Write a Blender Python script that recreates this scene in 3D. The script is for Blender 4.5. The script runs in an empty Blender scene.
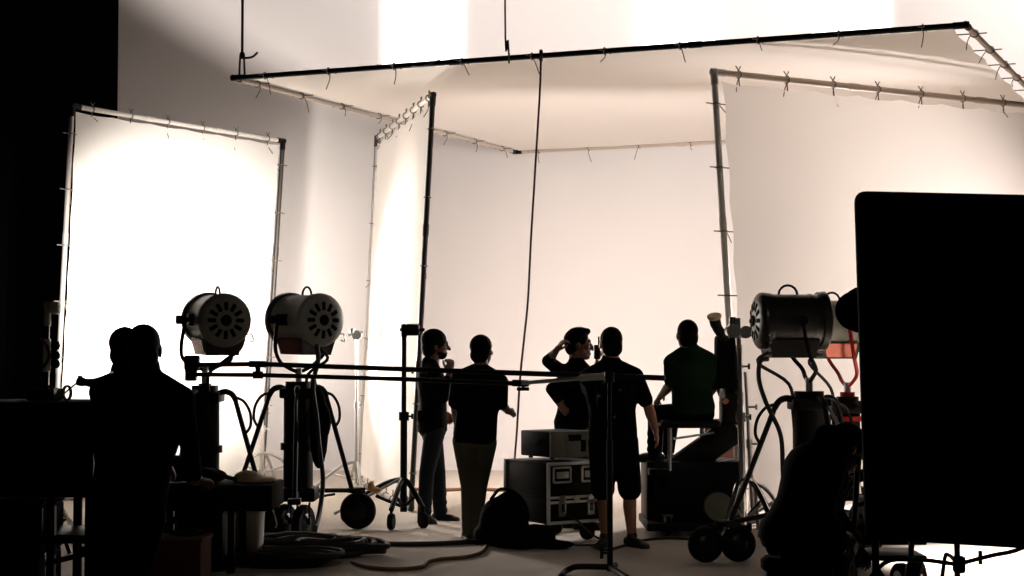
import bpy, bmesh, math, random
from mathutils import Vector, Matrix
random.seed(7)
PI = math.pi
C = bpy.context.scene.collection
F, HZ, CAMZ = 1600.0, 355.0, 1.57
PIT = math.atan((HZ - 288) / F)
V = Vector

def ray(px, py):
    v = (288 - py) / F
    return V(((px - 512) / F, math.cos(PIT) - v * math.sin(PIT), math.sin(PIT) + v * math.cos(PIT)))
def P(px, py, Y):                      # point seen at that pixel, Y metres away
    d = ray(px, py); t = Y / d.y
    return V((d.x * t, Y, CAMZ + d.z * t))
def H(px, py, z=0.0):                  # point seen at that pixel, at height z
    d = ray(px, py); t = (z - CAMZ) / d.z
    return V((d.x * t, d.y * t, z))
def X(px, Y): return P(px, HZ, Y).x
def Z(py, Y): return P(512, py, Y).z

# ------------------------------------------------------------------ materials
def mat(name, col, rough=0.6, metal=0.0, var=0.12, scale=18.0, spec=0.5, bump=0.0):
    m = bpy.data.materials.new(name); m.use_nodes = True
    nt = m.node_tree; b = nt.nodes['Principled BSDF']
    tc = nt.nodes.new('ShaderNodeTexCoord'); n = nt.nodes.new('ShaderNodeTexNoise')
    n.inputs['Scale'].default_value = scale; n.inputs['Detail'].default_value = 4
    nt.links.new(tc.outputs['Object'], n.inputs['Vector'])
    mx = nt.nodes.new('ShaderNodeMix'); mx.data_type = 'RGBA'
    lo = [max(0, c * (1 - var)) for c in col]; hi = [min(1, c * (1 + var)) for c in col]
    mx.inputs[6].default_value = (*lo, 1); mx.inputs[7].default_value = (*hi, 1)
    nt.links.new(n.outputs['Fac'], mx.inputs[0]); nt.links.new(mx.outputs[2], b.inputs['Base Color'])
    b.inputs['Roughness'].default_value = rough; b.inputs['Metallic'].default_value = metal
    b.inputs['Specular IOR Level'].default_value = spec
    if bump:
        bp = nt.nodes.new('ShaderNodeBump'); bp.inputs['Strength'].default_value = bump
        bp.inputs['Distance'].default_value = 0.01
        nt.links.new(n.outputs['Fac'], bp.inputs['Height']); nt.links.new(bp.outputs['Normal'], b.inputs['Normal'])
    return m
def cloth_mat(name, col, trans):
    m = bpy.data.materials.new(name); m.use_nodes = True
    nt = m.node_tree; nt.nodes.remove(nt.nodes['Principled BSDF'])
    out = nt.nodes['Material Output']
    d = nt.nodes.new('ShaderNodeBsdfDiffuse'); t = nt.nodes.new('ShaderNodeBsdfTranslucent'); mx = nt.nodes.new('ShaderNodeMixShader')
    tc = nt.nodes.new('ShaderNodeTexCoord'); n = nt.nodes.new('ShaderNodeTexNoise'); n.inputs['Scale'].default_value = 1.3
    nt.links.new(tc.outputs['Object'], n.inputs['Vector'])
    cm = nt.nodes.new('ShaderNodeMix'); cm.data_type = 'RGBA'
    cm.inputs[6].default_value = (*[c * .97 for c in col], 1); cm.inputs[7].default_value = (*col, 1)
    nt.links.new(n.outputs['Fac'], cm.inputs[0])
    nt.links.new(cm.outputs[2], d.inputs['Color']); nt.links.new(cm.outputs[2], t.inputs['Color'])
    mx.inputs[0].default_value = trans
    nt.links.new(d.outputs[0], mx.inputs[1]); nt.links.new(t.outputs[0], mx.inputs[2]); nt.links.new(mx.outputs[0], out.inputs['Surface'])
    return m
def emit_mat(name, col, s):
    m = bpy.data.materials.new(name); m.use_nodes = True
    b = m.node_tree.nodes['Principled BSDF']
    b.inputs['Base Color'].default_value = (.8, .8, .8, 1)
    b.inputs['Emission Color'].default_value = (*col, 1); b.inputs['Emission Strength'].default_value = s
    return m
M = {
 'cyc': mat('white cyclorama paint', (.80, .748, .715), .85, var=.03, scale=.5),
 'floor': mat('scuffed pale studio floor', (.56, .49, .42), .8, var=.10, scale=1.1, spec=.15),
 'velvet': mat('black duvetyne', (.0008, .0008, .0008), .95, spec=.0),
 'black': mat('black painted metal', (.004, .0036, .0033), .55, spec=.12),
 'blackgloss': mat('black satin metal', (.004, .004, .004), .4, spec=.2),
 'rubber': mat('black rubber', (.004, .004, .004), .8, spec=.1),
 'blackcloth': mat('black cotton', (.003, .003, .003), .95, spec=.05, bump=.2),
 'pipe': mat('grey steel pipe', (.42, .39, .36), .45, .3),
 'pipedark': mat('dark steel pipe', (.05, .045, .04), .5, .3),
 'whitepipe': mat('white painted pipe', (.72, .68, .63), .5),
 'tanpipe': mat('tan weathered pipe', (.45, .36, .29), .6),
 'chrome': mat('chromed steel', (.72, .72, .70), .22, 1.0),
 'steel': mat('brushed steel', (.5, .5, .49), .35, .9),
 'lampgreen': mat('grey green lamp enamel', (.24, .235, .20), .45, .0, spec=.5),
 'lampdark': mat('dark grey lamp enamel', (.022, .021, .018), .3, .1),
 'vent': mat('matt black vent', (.004, .004, .004), .9, spec=.1),  # plain black for lamp vents and monitor slots
 'redcase': mat('oxblood red panel', (.50, .16, .12), .2, .7),
 'red': mat('red anodised metal', (.45, .02, .015), .35, .3),
 'orange': mat('orange tube', (.5, .16, .05), .4),
 'amber': mat('amber webbing', (.55, .28, .10), .6),
 'glass': mat('lamp glass', (.6, .62, .6), .08, 0),
 'tie': mat('tie cord', (.16, .13, .11), .8),
 'rope': mat('brown hemp rope', (.055, .038, .028), .9),
 'cable': mat('black cable', (.012, .009, .007), .6),
 'orangecable': mat('brown orange cable', (.16, .07, .03), .6),
 'bucket': mat('off white plastic bucket', (.52, .51, .44), .5),
 'alu': mat('aluminium trim', (.78, .76, .72), .45, .2),
 'olivecase': mat('grey olive plastic', (.12, .12, .085), .6),
 'caseblack': mat('black laminate', (.003, .003, .003), .5, spec=.12),
 'crate': mat('red brown wood', (.17, .06, .035), .7),
 'skin': mat('warm skin', (.34, .15, .08), .55, var=.06),
 'skindark': mat('brown skin', (.15, .06, .035), .55, var=.06),
 'hair': mat('black hair', (.004, .003, .0025), .8, scale=60, spec=.05),
 'teeblack': mat('black jersey', (.004, .004, .004), .95, spec=.03),
 'polo': mat('dark green polo jersey', (.007, .018, .008), .95, spec=.05),
 'jean': mat('dark denim', (.018, .022, .026), .95, spec=.05, scale=40),
 'olive': mat('olive drab cotton', (.075, .068, .045), .95, spec=.05),
 'shoe': mat('black leather shoe', (.010, .009, .008), .5),
 'sock': mat('white sock', (.6, .58, .55), .9),
 'blue': mat('blue hose', (.10, .17, .42), .4),
 'megaphone': mat('grey green plastic horn', (.20, .20, .15), .5),
 'tanring': mat('tan rubber ring', (.42, .30, .17), .6),
 'eye': mat('eye white', (.6, .58, .55), .3),
}
M['silk'] = cloth_mat('white diffusion silk', (.88, .85, .81), .45)
M['leftsilk'] = cloth_mat('white bounce silk', (.88, .85, .81), .10)
M['canopy'] = cloth_mat('canopy muslin', (.80, .745, .70), .12)
M['muslin'] = cloth_mat('unbleached muslin', (.86, .80, .75), .35)
M['wallglow'] = emit_mat('added glowing panel', (1, .99, .97), 2.2)  # glow for the added wall panels, no real glazing

# ------------------------------------------------------------------ mesh builder
def ortho(d, hint=None):
    d = V(d).normalized()
    h = V(hint) if hint is not None else (V((0, 0, 1)) if abs(d.z) < .9 else V((0, 1, 0)))
    a = h.cross(d)
    if a.length < 1e-6: a = V((1, 0, 0)).cross(d)
    a.normalize(); b = d.cross(a).normalized()
    return a, b, d
class MB:
    def __init__(s): s.v = []; s.f = []; s.m = []
    def add(s, vs, fs, mi=0):
        o = len(s.v); s.v += [V(p) for p in vs]; s.f += [tuple(i + o for i in f) for f in fs]; s.m += [mi] * len(fs); return s
    def box(s, c, size, ax=None, mi=0, bev=0.0):
        c = V(c); hx, hy, hz = size[0] / 2, size[1] / 2, size[2] / 2
        ex, ey, ez = ax if ax else (V((1, 0, 0)), V((0, 1, 0)), V((0, 0, 1)))
        bm = bmesh.new(); bmesh.ops.create_cube(bm, size=1)
        for q in bm.verts: q.co = V((q.co.x * hx * 2, q.co.y * hy * 2, q.co.z * hz * 2))
        if bev: bmesh.ops.bevel(bm, geom=bm.edges[:], offset=min(bev, hx * .9, hy * .9, hz * .9), segments=2, affect='EDGES', profile=.5)
        bm.verts.index_update()
        s.add([c + ex * q.co.x + ey * q.co.y + ez * q.co.z for q in bm.verts], [[q.index for q in f.verts] for f in bm.faces], mi); bm.free(); return s
    def rings(s, rings, cap=True, mi=0, closed=False):
        n = len(rings[0]); vs = [p for r in rings for p in r]; fs = []
        k = len(rings)
        for i in range(k if closed else k - 1):
            j = (i + 1) % k
            for q in range(n):
                fs.append((i * n + q, i * n + (q + 1) % n, j * n + (q + 1) % n, j * n + q))
        if cap and not closed:
            fs.append(tuple(range(n))[::-1]); fs.append(tuple((k - 1) * n + q for q in range(n)))
        return s.add(vs, fs, mi)
    def tube(s, pts, r, n=8, mi=0, closed=False):
        pts = [V(p) for p in pts]; k = len(pts); rs = r if isinstance(r, (list, tuple)) else [r] * k
        R = []; a = None
        for i in range(k):
            if closed: d = pts[(i + 1) % k] - pts[i - 1]
            else: d = pts[min(i + 1, k - 1)] - pts[max(i - 1, 0)]
            if d.length < 1e-9: d = V((0, 0, 1))
            d.normalize()
            if a is None: a, b, _ = ortho(d)
            else:
                a = a - d * a.dot(d)
                if a.length < 1e-6: a, b, _ = ortho(d)
                a.normalize(); b = d.cross(a)
            R.append([pts[i] + (a * math.cos(2 * PI * q / n) + b * math.sin(2 * PI * q / n)) * rs[i] for q in range(n)])
        return s.rings(R, True, mi, closed)
    def cyl(s, a, b, r, r2=None, n=12, mi=0): return s.tube([a, b], [r, r if r2 is None else r2], n, mi)
    def lathe(s, o, d, prof, n=32, mi=0, hint=None):       # prof: (distance along d, radius)
        o = V(o); a, b, d = ortho(d, hint)
        R = [[o + d * t + (a * math.cos(2 * PI * q / n) + b * math.sin(2 * PI * q / n)) * max(r, 1e-4) for q in range(n)] for t, r in prof]
        return s.rings(R, True, mi)
    def ell(s, c, rad, ax=None, n=16, k=10, mi=0):
        ex, ey, ez = ax if ax else (V((1, 0, 0)), V((0, 1, 0)), V((0, 0, 1)))
        c = V(c); R = []
        for i in range(k + 1):
            t = -PI / 2 + PI * i / k; t = max(-PI / 2 + .02, min(PI / 2 - .02, t))
            R.append([c + ez * (rad[2] * math.sin(t)) + (ex * (rad[0] * math.cos(2 * PI * q / n)) + ey * (rad[1] * math.sin(2 * PI * q / n))) * math.cos(t) for q in range(n)])
        return s.rings(R, True, mi)
    def cap(s, a, b, ra, rb=None, n=14):
        a, b = V(a), V(b); rb = ra if rb is None else rb; d = b - a; L = d.length
        u, w, d = ortho(d if L > 1e-6 else V((0, 0, 1))); R = []
        for i in range(6):
            t = -PI / 2 + .05 + (PI / 2 - .05) * i / 5; R.append((a + d * (ra * math.sin(t)), ra * math.cos(t)))
        for i in range(6):
            t = (PI / 2 - .05) * i / 5; R.append((b + d * (rb * math.sin(t)), rb * math.cos(t)))
        return s.rings([[c + (u * math.cos(2 * PI * q / n) + w * math.sin(2 * PI * q / n)) * r for q in range(n)] for c, r in R])
    def prism(s, poly, ext, mi=0):                          # planar polygon swept by ext
        n = len(poly); e = V(ext); vs = [V(p) for p in poly] + [V(p) + e for p in poly]
        fs = [tuple(range(n))[::-1], tuple(range(n, 2 * n))] + [(i, (i + 1) % n, n + (i + 1) % n, n + i) for i in range(n)]
        return s.add(vs, fs, mi)
    def build(s, name, m, parent=None, base=None, smooth=35):
        if base is None: base = parent['_b'] if parent is not None and '_b' in parent else (0, 0, 0)
        base = V(base)
        me = bpy.data.meshes.new(name)
        me.from_pydata([p - base for p in s.v], [], s.f); me.update()
        bm = bmesh.new(); bm.from_mesh(me); bmesh.ops.recalc_face_normals(bm, faces=bm.faces[:]); bm.to_mesh(me); bm.free()
        ms = m if isinstance(m, (list, tuple)) else [m]
        for q in ms: me.materials.append(M[q] if isinstance(q, str) else q)
        if len(ms) > 1: me.polygons.foreach_set('material_index', s.m)
        if smooth: me.shade_smooth(); me.set_sharp_from_angle(angle=math.radians(smooth))
        o = bpy.data.objects.new(name, me); C.objects.link(o)
        if parent is not None: o.parent = parent; o['_b'] = tuple(base)
        else: o.location = base; o['_b'] = tuple(base)
        return o
    def remesh(s, name, m, parent, voxel=.01, it=2, base=None):
        o = s.build(name, m, parent, base, smooth=0)
        rm = o.modifiers.new('r', 'REMESH'); rm.mode = 'VOXEL'; rm.voxel_size = voxel
        sm = o.modifiers.new('s', 'SMOOTH'); sm.factor = .5; sm.iterations = it
        dg = bpy.context.evaluated_depsgraph_get(); me = bpy.data.meshes.new_from_object(o.evaluated_get(dg))
        o.modifiers.clear(); old = o.data; o.data = me; me.name = name; bpy.data.meshes.remove(old)
        me.shade_smooth(); return o
def thing(name, label, cat, base, group=None):
    o = bpy.data.objects.new(name, None); C.objects.link(o); o.empty_display_size = .1
    o.location = base; o['_b'] = tuple(base); o['label'] = label; o['category'] = cat
    if group: o['group'] = group
    return o
def tag(o, label, cat, group=None, kind=None):
    o['label'] = label; o['category'] = cat
    if group: o['group'] = group
    if kind: o['kind'] = kind
    return o
def struct(o): o['kind'] = 'structure'; return o
def smoothpath(pts, n=6):                                   # Catmull-Rom
    pts = [V(p) for p in pts]; out = []
    for i in range(len(pts) - 1):
        p0 = pts[max(i - 1, 0)]; p1 = pts[i]; p2 = pts[i + 1]; p3 = pts[min(i + 2, len(pts) - 1)]
        for k in range(n):
            t = k / n; out.append(.5 * ((2 * p1) + (p2 - p0) * t + (2 * p0 - 5 * p1 + 4 * p2 - p3) * t * t + (3 * p1 - p0 - 3 * p2 + p3) * t ** 3))
    return out + [pts[-1]]

# ------------------------------------------------------------------ setting
YW = 23.5; XL = X(115, YW); XR = 13.0; ZT = 10.0
b = MB(); b.box(((XL + XR) / 2, 12, -.05), (XR - XL, 22.0 + 1.2, .1)); struct(b.build('floor', 'floor', smooth=0))
prof = [(YW - 1.6, 0.0)] + [(YW - 1.6 + 1.6 * math.sin(t), 1.6 - 1.6 * math.cos(t)) for t in [PI / 2 * i / 10 for i in range(1, 11)]] + [(YW, ZT)]
outer = [(y + .0, z) for y, z in prof] + [(YW + .15, ZT), (YW + .15, -.1), (YW - 1.6, -.1)]
b = MB(); b.prism([V((XL, y, z)) for y, z in outer], (XR - XL, 0, 0)); struct(b.build('wall_back', 'cyc'))
b = MB(); b.box((XL - .06, 12.6, ZT / 2), (.12, 22.0, ZT)); struct(b.build('wall_left', 'velvet', smooth=0))
b = MB(); b.box(((XL + XR) / 2, 12.6, ZT + .1), (XR - XL + .3, 22.2, .2)); struct(b.build('ceiling', 'velvet', smooth=0))
for i, (x0, x1, yb) in enumerate(((382, 462, 66), (638, 715, 49), (812, 890, 36))):
    a0, a1 = P(x0, yb, YW - .03), P(x1, yb, YW - .03)
    z1 = 8.6; w = a1.x - a0.x; cx = (a0.x + a1.x) / 2; zb = a0.z
    glow_box = MB().box((cx, YW - .03, (zb + z1) / 2), (w, .04, z1 - zb)).build('glow_panel_%d' % (i + 1), 'wallglow', smooth=0); struct(glow_box)  # added glowing panels standing in for bright patches on the back wall

# ------------------------------------------------------------------ framed cloths
def cloth_frame(name, label, cat, TL, TR, BR, BL, pr, mats, silk, ties, group=None, sag=.04, inset=.07, away=1, seed=1, scallop=.03, basepts=None):
    rnd = random.Random(seed)
    base = (BL + BR) / 2 if basepts is None else basepts
    t = thing(name, label, cat, base, group)
    cs = [TL, TR, BR, BL]
    nrm = (TR - TL).cross(BL - TL).normalized()
    for i in range(4):
        a, c = cs[i], cs[(i + 1) % 4]
        m = MB(); d = (c - a).normalized()
        m.cyl(a - d * pr * .6, c + d * pr * .6, pr, n=12)
        L = (c - a).length
        for q in (.33, .66): m.cyl(a + (c - a) * q - d * .06, a + (c - a) * q + d * .06, pr * 1.18, n=12)
        m.build('frame_pipe', mats[i], t)
    for i in range(4):                                       # corner elbows
        a = cs[i]; d1 = (cs[(i + 1) % 4] - a).normalized(); d2 = (cs[i - 1] - a).normalized()
        MB().cyl(a - d1 * pr, a + d1 * pr * 4, pr * 1.18).cyl(a - d2 * pr, a + d2 * pr * 4, pr * 1.18).build('corner_bracket', mats[4], t)
    N = 36; vs = []; fs = []
    def bil(u, v): return (TL * (1 - u) + TR * u) * (1 - v) + (BL * (1 - u) + BR * u) * v
    Lu, Lv = (TR - TL).length, (BL - TL).length; iu, iv = inset / Lu, inset / Lv
    nt_u, nt_v = ties
    for j in range(N + 1):
        for i in range(N + 1):
            u, v = i / N, j / N
            su = scallop / Lu * abs(math.sin(PI * nt_v * v)) ; sv = scallop / Lv * abs(math.sin(PI * nt_u * u))
            uu = iu + su + (1 - 2 * iu - 2 * su) * u; vv = iv + sv + (1 - 2 * iv - 2 * sv) * v
            w = sag * (4 * u * (1 - u)) * (4 * v * (1 - v)) + .006 * math.sin(9 * u + 5 * v) * math.sin(7 * v + 2)
            vs.append(bil(uu, vv) + nrm * w * away)
    for j in range(N):
        for i in range(N):
            k = j * (N + 1) + i; fs.append((k, k + 1, k + N + 2, k + N + 1))
    MB().add(vs, fs).build('fabric', silk, t, smooth=80)
    def tie(p, inw):
        m = MB(); u, w, d = ortho(inw, nrm)
        ring = [p + (inw * math.cos(q) + nrm * math.sin(q)) * (pr + .008) for q in [2 * PI * k / 8 for k in range(8)]]
        m.tube(ring, .006, 5, closed=True)
        m.cyl(p + inw * pr, p + inw * (inset + .03), .006, n=5)
        e = p - inw * (pr + .01); dn = V((rnd.uniform(-.06, .06), rnd.uniform(-.05, .05), -rnd.uniform(.08, .2)))
        side = inw * 1.0; m.tube(smoothpath([p + inw * pr, p + inw * .05 + dn * .3 + nrm * .02, p + inw * .04 + dn], 3), .005, 5)
        for sgn in (-1, 1): m.tube([e, e - inw * .04 + (cs[1] - cs[0]).normalized() * .03 * sgn], .006, 5)
        m.build('tie', 'tie', t)
    for e, n in ((0, nt_u), (1, nt_v), (2, nt_u), (3, nt_v)):
        a, c = cs[e], cs[(e + 1) % 4]; inw = ((cs[(e + 3) % 4] - a).normalized() + (cs[(e + 2) % 4] - c).normalized()).normalized()
        for k in range(n):
            tie(a + (c - a) * ((k + .5) / n), inw)
    return t
G1 = 'cloth frames around the set'
# left frame
TL, TR = H(72, 106, 4.25), H(283, 141, 4.25)
BL, BR = P(52, 498, TL.y), P(262, 478, TR.y); BL.z = BR.z = .04
fr_left = cloth_frame('diffusion_frame', 'brightly lit white silk in a pipe frame against the black wall at left', 'diffusion frame',
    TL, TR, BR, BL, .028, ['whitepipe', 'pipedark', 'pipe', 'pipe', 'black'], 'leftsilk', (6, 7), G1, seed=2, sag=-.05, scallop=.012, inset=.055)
# middle frame, seen almost edge on
nT, fT = H(433, 95, 4.2), H(377, 138, 4.2)
nB, fB = P(411, 508, nT.y), P(359, 484, fT.y); nB.z = fB.z = .04
fr_mid = cloth_frame('diffusion_frame', 'narrow steeply angled white silk frame left of the set, behind the bearded man', 'diffusion frame',
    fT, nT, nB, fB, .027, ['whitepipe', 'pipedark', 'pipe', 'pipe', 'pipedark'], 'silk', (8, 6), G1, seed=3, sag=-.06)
# right frame
rT = H(714, 72, 4.2); r2 = H(1024, 105, 4.2); rT2 = rT + (r2 - rT) * 1.28
rB = P(741, 524, rT.y); rB.z = .04; rB2 = rT2 + V((.3, .1, 0)); rB2.z = .04
fr_right = cloth_frame('diffusion_frame', 'broad off white muslin frame on the right behind the black flag', 'diffusion frame',
    rT, rT2, rB2, rB, .030, ['tanpipe', 'pipe', 'pipe', 'whitepipe', 'pipe'], 'muslin', (9, 7), G1, seed=4, inset=.08, scallop=.028, sag=.05)
# overhead frame
ZO = 4.42
oNL, oNR, oBL = H(234, 78, ZO), H(966, 25, ZO), H(515, 152, ZO); oBR = oNR + oBL - oNL
fr_top = cloth_frame('overhead_canopy_frame', 'big overhead white cloth frame with a black front pipe hanging above the set', 'overhead frame',
    oBL, oBR, oNR, oNL, .027, ['tanpipe', 'tanpipe', 'black', 'tanpipe', 'black'], 'canopy', (10, 8), None, seed=5, inset=.12, sag=-.10, away=1, basepts=V(((oNL.x + oBR.x) / 2, (oNL.y + oBR.y) / 2, ZO)))
# ropes
def cord(name, pts, r, m, label, cat, group=None, smooth=True, n=6):
    o = MB().tube(smoothpath(pts, 8) if smooth else pts, r, n).build(name, m, base=V(pts[-1]) if pts[-1] else None)
    return tag(o, label, cat, group)
def bar(px): return H(px, 78 - (px - 234) * 53 / 732, ZO)
pa = bar(242)
m = MB(); top = V((pa.x, pa.y, ZT)); m.tube([top, pa + V((0, 0, .22))], .014)
m.tube([pa + V((-.02, 0, .22)), pa + V((-.03, 0, -.03))], .011).tube([pa + V((.02, 0, .22)), pa + V((.03, 0, -.03))], .011)
m.tube(smoothpath([pa + V((0, 0, .2)), pa + V((.1, 0, .21)), pa + V((.16, 0, .26))], 4), .012).ell(pa + V((0, 0, .23)), (.03, .03, .04))
tag(m.build('hanging_rope', 'rope', base=top), 'thick dark rope holding the left tip of the overhead frame\'s black pipe', 'rope')
pb = bar(509); pt = P(505, -300, pb.y); pt.z = ZT
m = MB(); m.tube(smoothpath([pt, P(505, 0, pb.y), P(508, 40, pb.y), pb + V((0, 0, .0))], 5), .009)
m.tube([pb + V((0, math.cos(q) * .045, math.sin(q) * .045)) for q in [2 * PI * k / 8 for k in range(8)]], .01, 6, closed=True)
tag(m.build('hanging_rope', 'rope', base=pt), 'thin rope rising out of sight from the middle of the overhead frame\'s black pipe', 'rope')
pc = bar(541); yc = pc.y - .06
m = MB()
pts = [pc + V((.0, -.05, .0))] + [P(x, y, yc - k * .04) for k, (x, y) in enumerate(((540, 90), (537, 140), (534, 190), (531, 240), (528, 300), (524, 340), (520, 380), (517, 430), (514, 470), (513, 505)))]
ge = V((pts[-1].x - .03, pts[-1].y, .02)); pts.append(ge); pts += [ge + V((.3, -.1, 0)), ge + V((.6, .1, 0))]
m.tube(smoothpath(pts, 5), .0105, 7)
m.tube([pc + V((0, math.cos(q) * .045, math.sin(q) * .045)) for q in [2 * PI * k / 10 for k in range(10)]], .018, 6, closed=True)
tag(m.build('hanging_cable', 'rope', base=ge), 'long dark cable hanging from the overhead pipe down behind the flight case', 'cable')
# bent wire lying on the pipe
q0 = bar(378); q1 = bar(440)
m = MB(); m.tube(smoothpath([q0 + V((0, 0, .03)), P(380, 66, q0.y), P(400, 65, q0.y), P(420, 66, q1.y), q1 + V((0, 0, .03))], 5), .008)
m.ell(P(380, 67, q0.y), (.02, .02, .02))
tag(m.build('wire_loop', 'pipedark', base=q0), 'bowed wire lying along the top of the overhead black pipe', 'wire')
# ------------------------------------------------------------------ lamps
lampfront = []
def lamp(name, label, c, axis, r, L, m='lampgreen', yokem='black', spig=None, red=True, group=None, facing=1):
    """c: middle of the barrel; axis: beam direction; spig: top of the stand that carries the yoke"""
    c = V(c); d = V(axis).normalized(); s = d.cross(V((0, 0, 1))).normalized(); u = s.cross(d).normalized()
    t = thing(name, label, 'film lamp', spig, group)
    b0 = -L * .5
    m1 = MB().lathe(c, d, [(b0 + .02, r * .90), (b0 + .03, r), (L * .40, r), (L * .40, r * .9)], 40)
    for q in (.1, .75): m1.lathe(c, d, [(b0 + L * q, r), (b0 + L * q + .002, r * 1.025), (b0 + L * q + .02, r * 1.025), (b0 + L * q + .022, r)], 40)
    m1.build('housing', m, t)
    # back plate: shallow dished disc with a ring of vents and a centre hole
    bp = c + d * b0; k = MB()
    prof = [(.05, r * 1.05), (.0, r * 1.07), (-.02, r * 1.06), (-.036, r * 1.0), (-.046, r * .92), (-.058, r * .78), (-.064, r * .6), (-.070, r * .3), (-.070, .0)]
    k.lathe(bp, d, prof, 48)
    k.build('back_plate', m, t)
    v = MB(); nv = 12
    for i in range(nv):
        a = 2 * PI * i / nv; rd = u * math.cos(a) + s * math.sin(a); tg = d.cross(rd)
        q = bp - d * .062 + rd * r * .56
        dd = (rd * 1.0 + d * .10).normalized(); nn = tg.cross(dd).normalized()
        v.box(q, (r * .34, r * .165, .014), (dd, tg, nn), bev=.02 * r * 2)
    v.lathe(bp - d * .071, d, [(-.006, r * .22), (-.012, r * .20), (-.012, 0)], 20)
    v.build('vent', 'vent', t)
    # front ring and lens
    fr = c + d * (L * .40)
    MB().lathe(fr, d, [(0, r), (0, r * 1.10), (.05, r * 1.12), (.06, r * 1.06), (.06, r * .92), (.01, r * .90)], 40).build('front_ring', 'lampdark', t)
    MB().lathe(fr, d, [(.005, r * .91), (.02, r * .88), (.045, r * .6), (.055, 0)], 32).build('lens', 'glass', t)
    lampfront.append(fr + d * .12)
    # ballast box under the barrel, sloping sides
    zt, zb = -r * .72, -r * 1.38; wt, wb = r * .80, r * .66; yb0, yf = b0 + .01, L * .34
    def q(x, y, z): return c + s * x + d * y + u * z
    pl = [q(-wt, yb0, zt), q(wt, yb0, zt), q(wb, yb0 + .03, zb), q(-wb, yb0 + .03, zb)]
    MB().rings([pl, [q(-wt, yf, zt), q(wt, yf, zt), q(wb, yf - .03, zb), q(-wb, yf - .03, zb)]]).build('ballast_box', 'lampdark', t)
    if red:
        for sg in (-1, 1):
            e = .006 * sg; pn = [q(sg * wt + e, yb0 + .03, zt - .012), q(sg * wt + e, yf - .04, zt - .012), q(sg * wb + e, yf - .06, zb + .015), q(sg * wb + e, yb0 + .06, zb + .015)]
            MB().prism(pn, s * sg * .004).build('side_panel', 'redcase', t)
    h = MB(); hc = c - d * L * .08
    h.tube([hc + u * (r * .98) + d * .075 * math.cos(a) + u * .075 * math.sin(a) for a in [PI * i / 8 for i in range(9)]], .010, 8)
    h.build('carry_handle', 'black', t)
    # yoke
    y = MB(); R = r * 1.22; dep = c.z - spig.z; bot = spig + V((0, 0, .02))
    hs = V((s.x, s.y, 0)).normalized()
    arm = []
    lo = c.copy(); lo.x, lo.y = spig.x, spig.y
    sideL, sideR = c - hs * R, c + hs * R
    pts = [sideL, sideL + V((0, 0, -dep * .5)) + (bot - V((c.x, c.y, bot.z))) * .4, bot - hs * R * .72 + V((0, 0, dep * .20)), bot - hs * R * .40 + V((0, 0, .035)), bot,
           bot + hs * R * .40 + V((0, 0, .035)), bot + hs * R * .72 + V((0, 0, dep * .20)), sideR + V((0, 0, -dep * .5)) + (bot - V((c.x, c.y, bot.z))) * .4, sideR]
    y.tube(smoothpath(pts, 5), .017, 8); y.build('yoke', yokem, t)
    for sg in (-1, 1):
        kk = MB().cyl(c + hs * sg * r * .99, c + hs * sg * (R + .03), .022, n=10).cyl(c + hs * sg * (R + .02), c + hs * sg * (R + (.02 if sg > 0 else .075) + .005), .04, n=10)
        kk.build('tilt_knob', 'black', t)
    sb = MB().box(c + hs * (-r * 1.0), (.05, .16, .10), (hs, d, u), bev=.01).build('bracket', 'black', t)
    MB().cyl(spig + V((0, 0, -.12)), spig + V((0, 0, .05)), .03, n=12).build('spigot', 'steel', t)
    # latch and little chain
    l = MB(); lp = c + s * r * .9 + d * b0 - u * r * .55
    l.tube(smoothpath([lp, lp + s * .05, lp + s * .06 - u * .06, lp + s * .02 - u * .05], 4), .006, 6); l.build('latch', 'steel', t)
    # power cable
    cp = q(.05, yb0 + .02, zb + .04)
    MB().tube(smoothpath([cp, cp - d * .08 - V((0, 0, .08)), V((bot.x, bot.y, bot.z)) - d * .16 - V((0, 0, .02)), spig - d * .13 + V((0, 0, -.22)), spig - d * .12 + V((0, 0, -.34))], 5), .014, 7).build('power_cable', 'cable', t)
    return t

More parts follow.
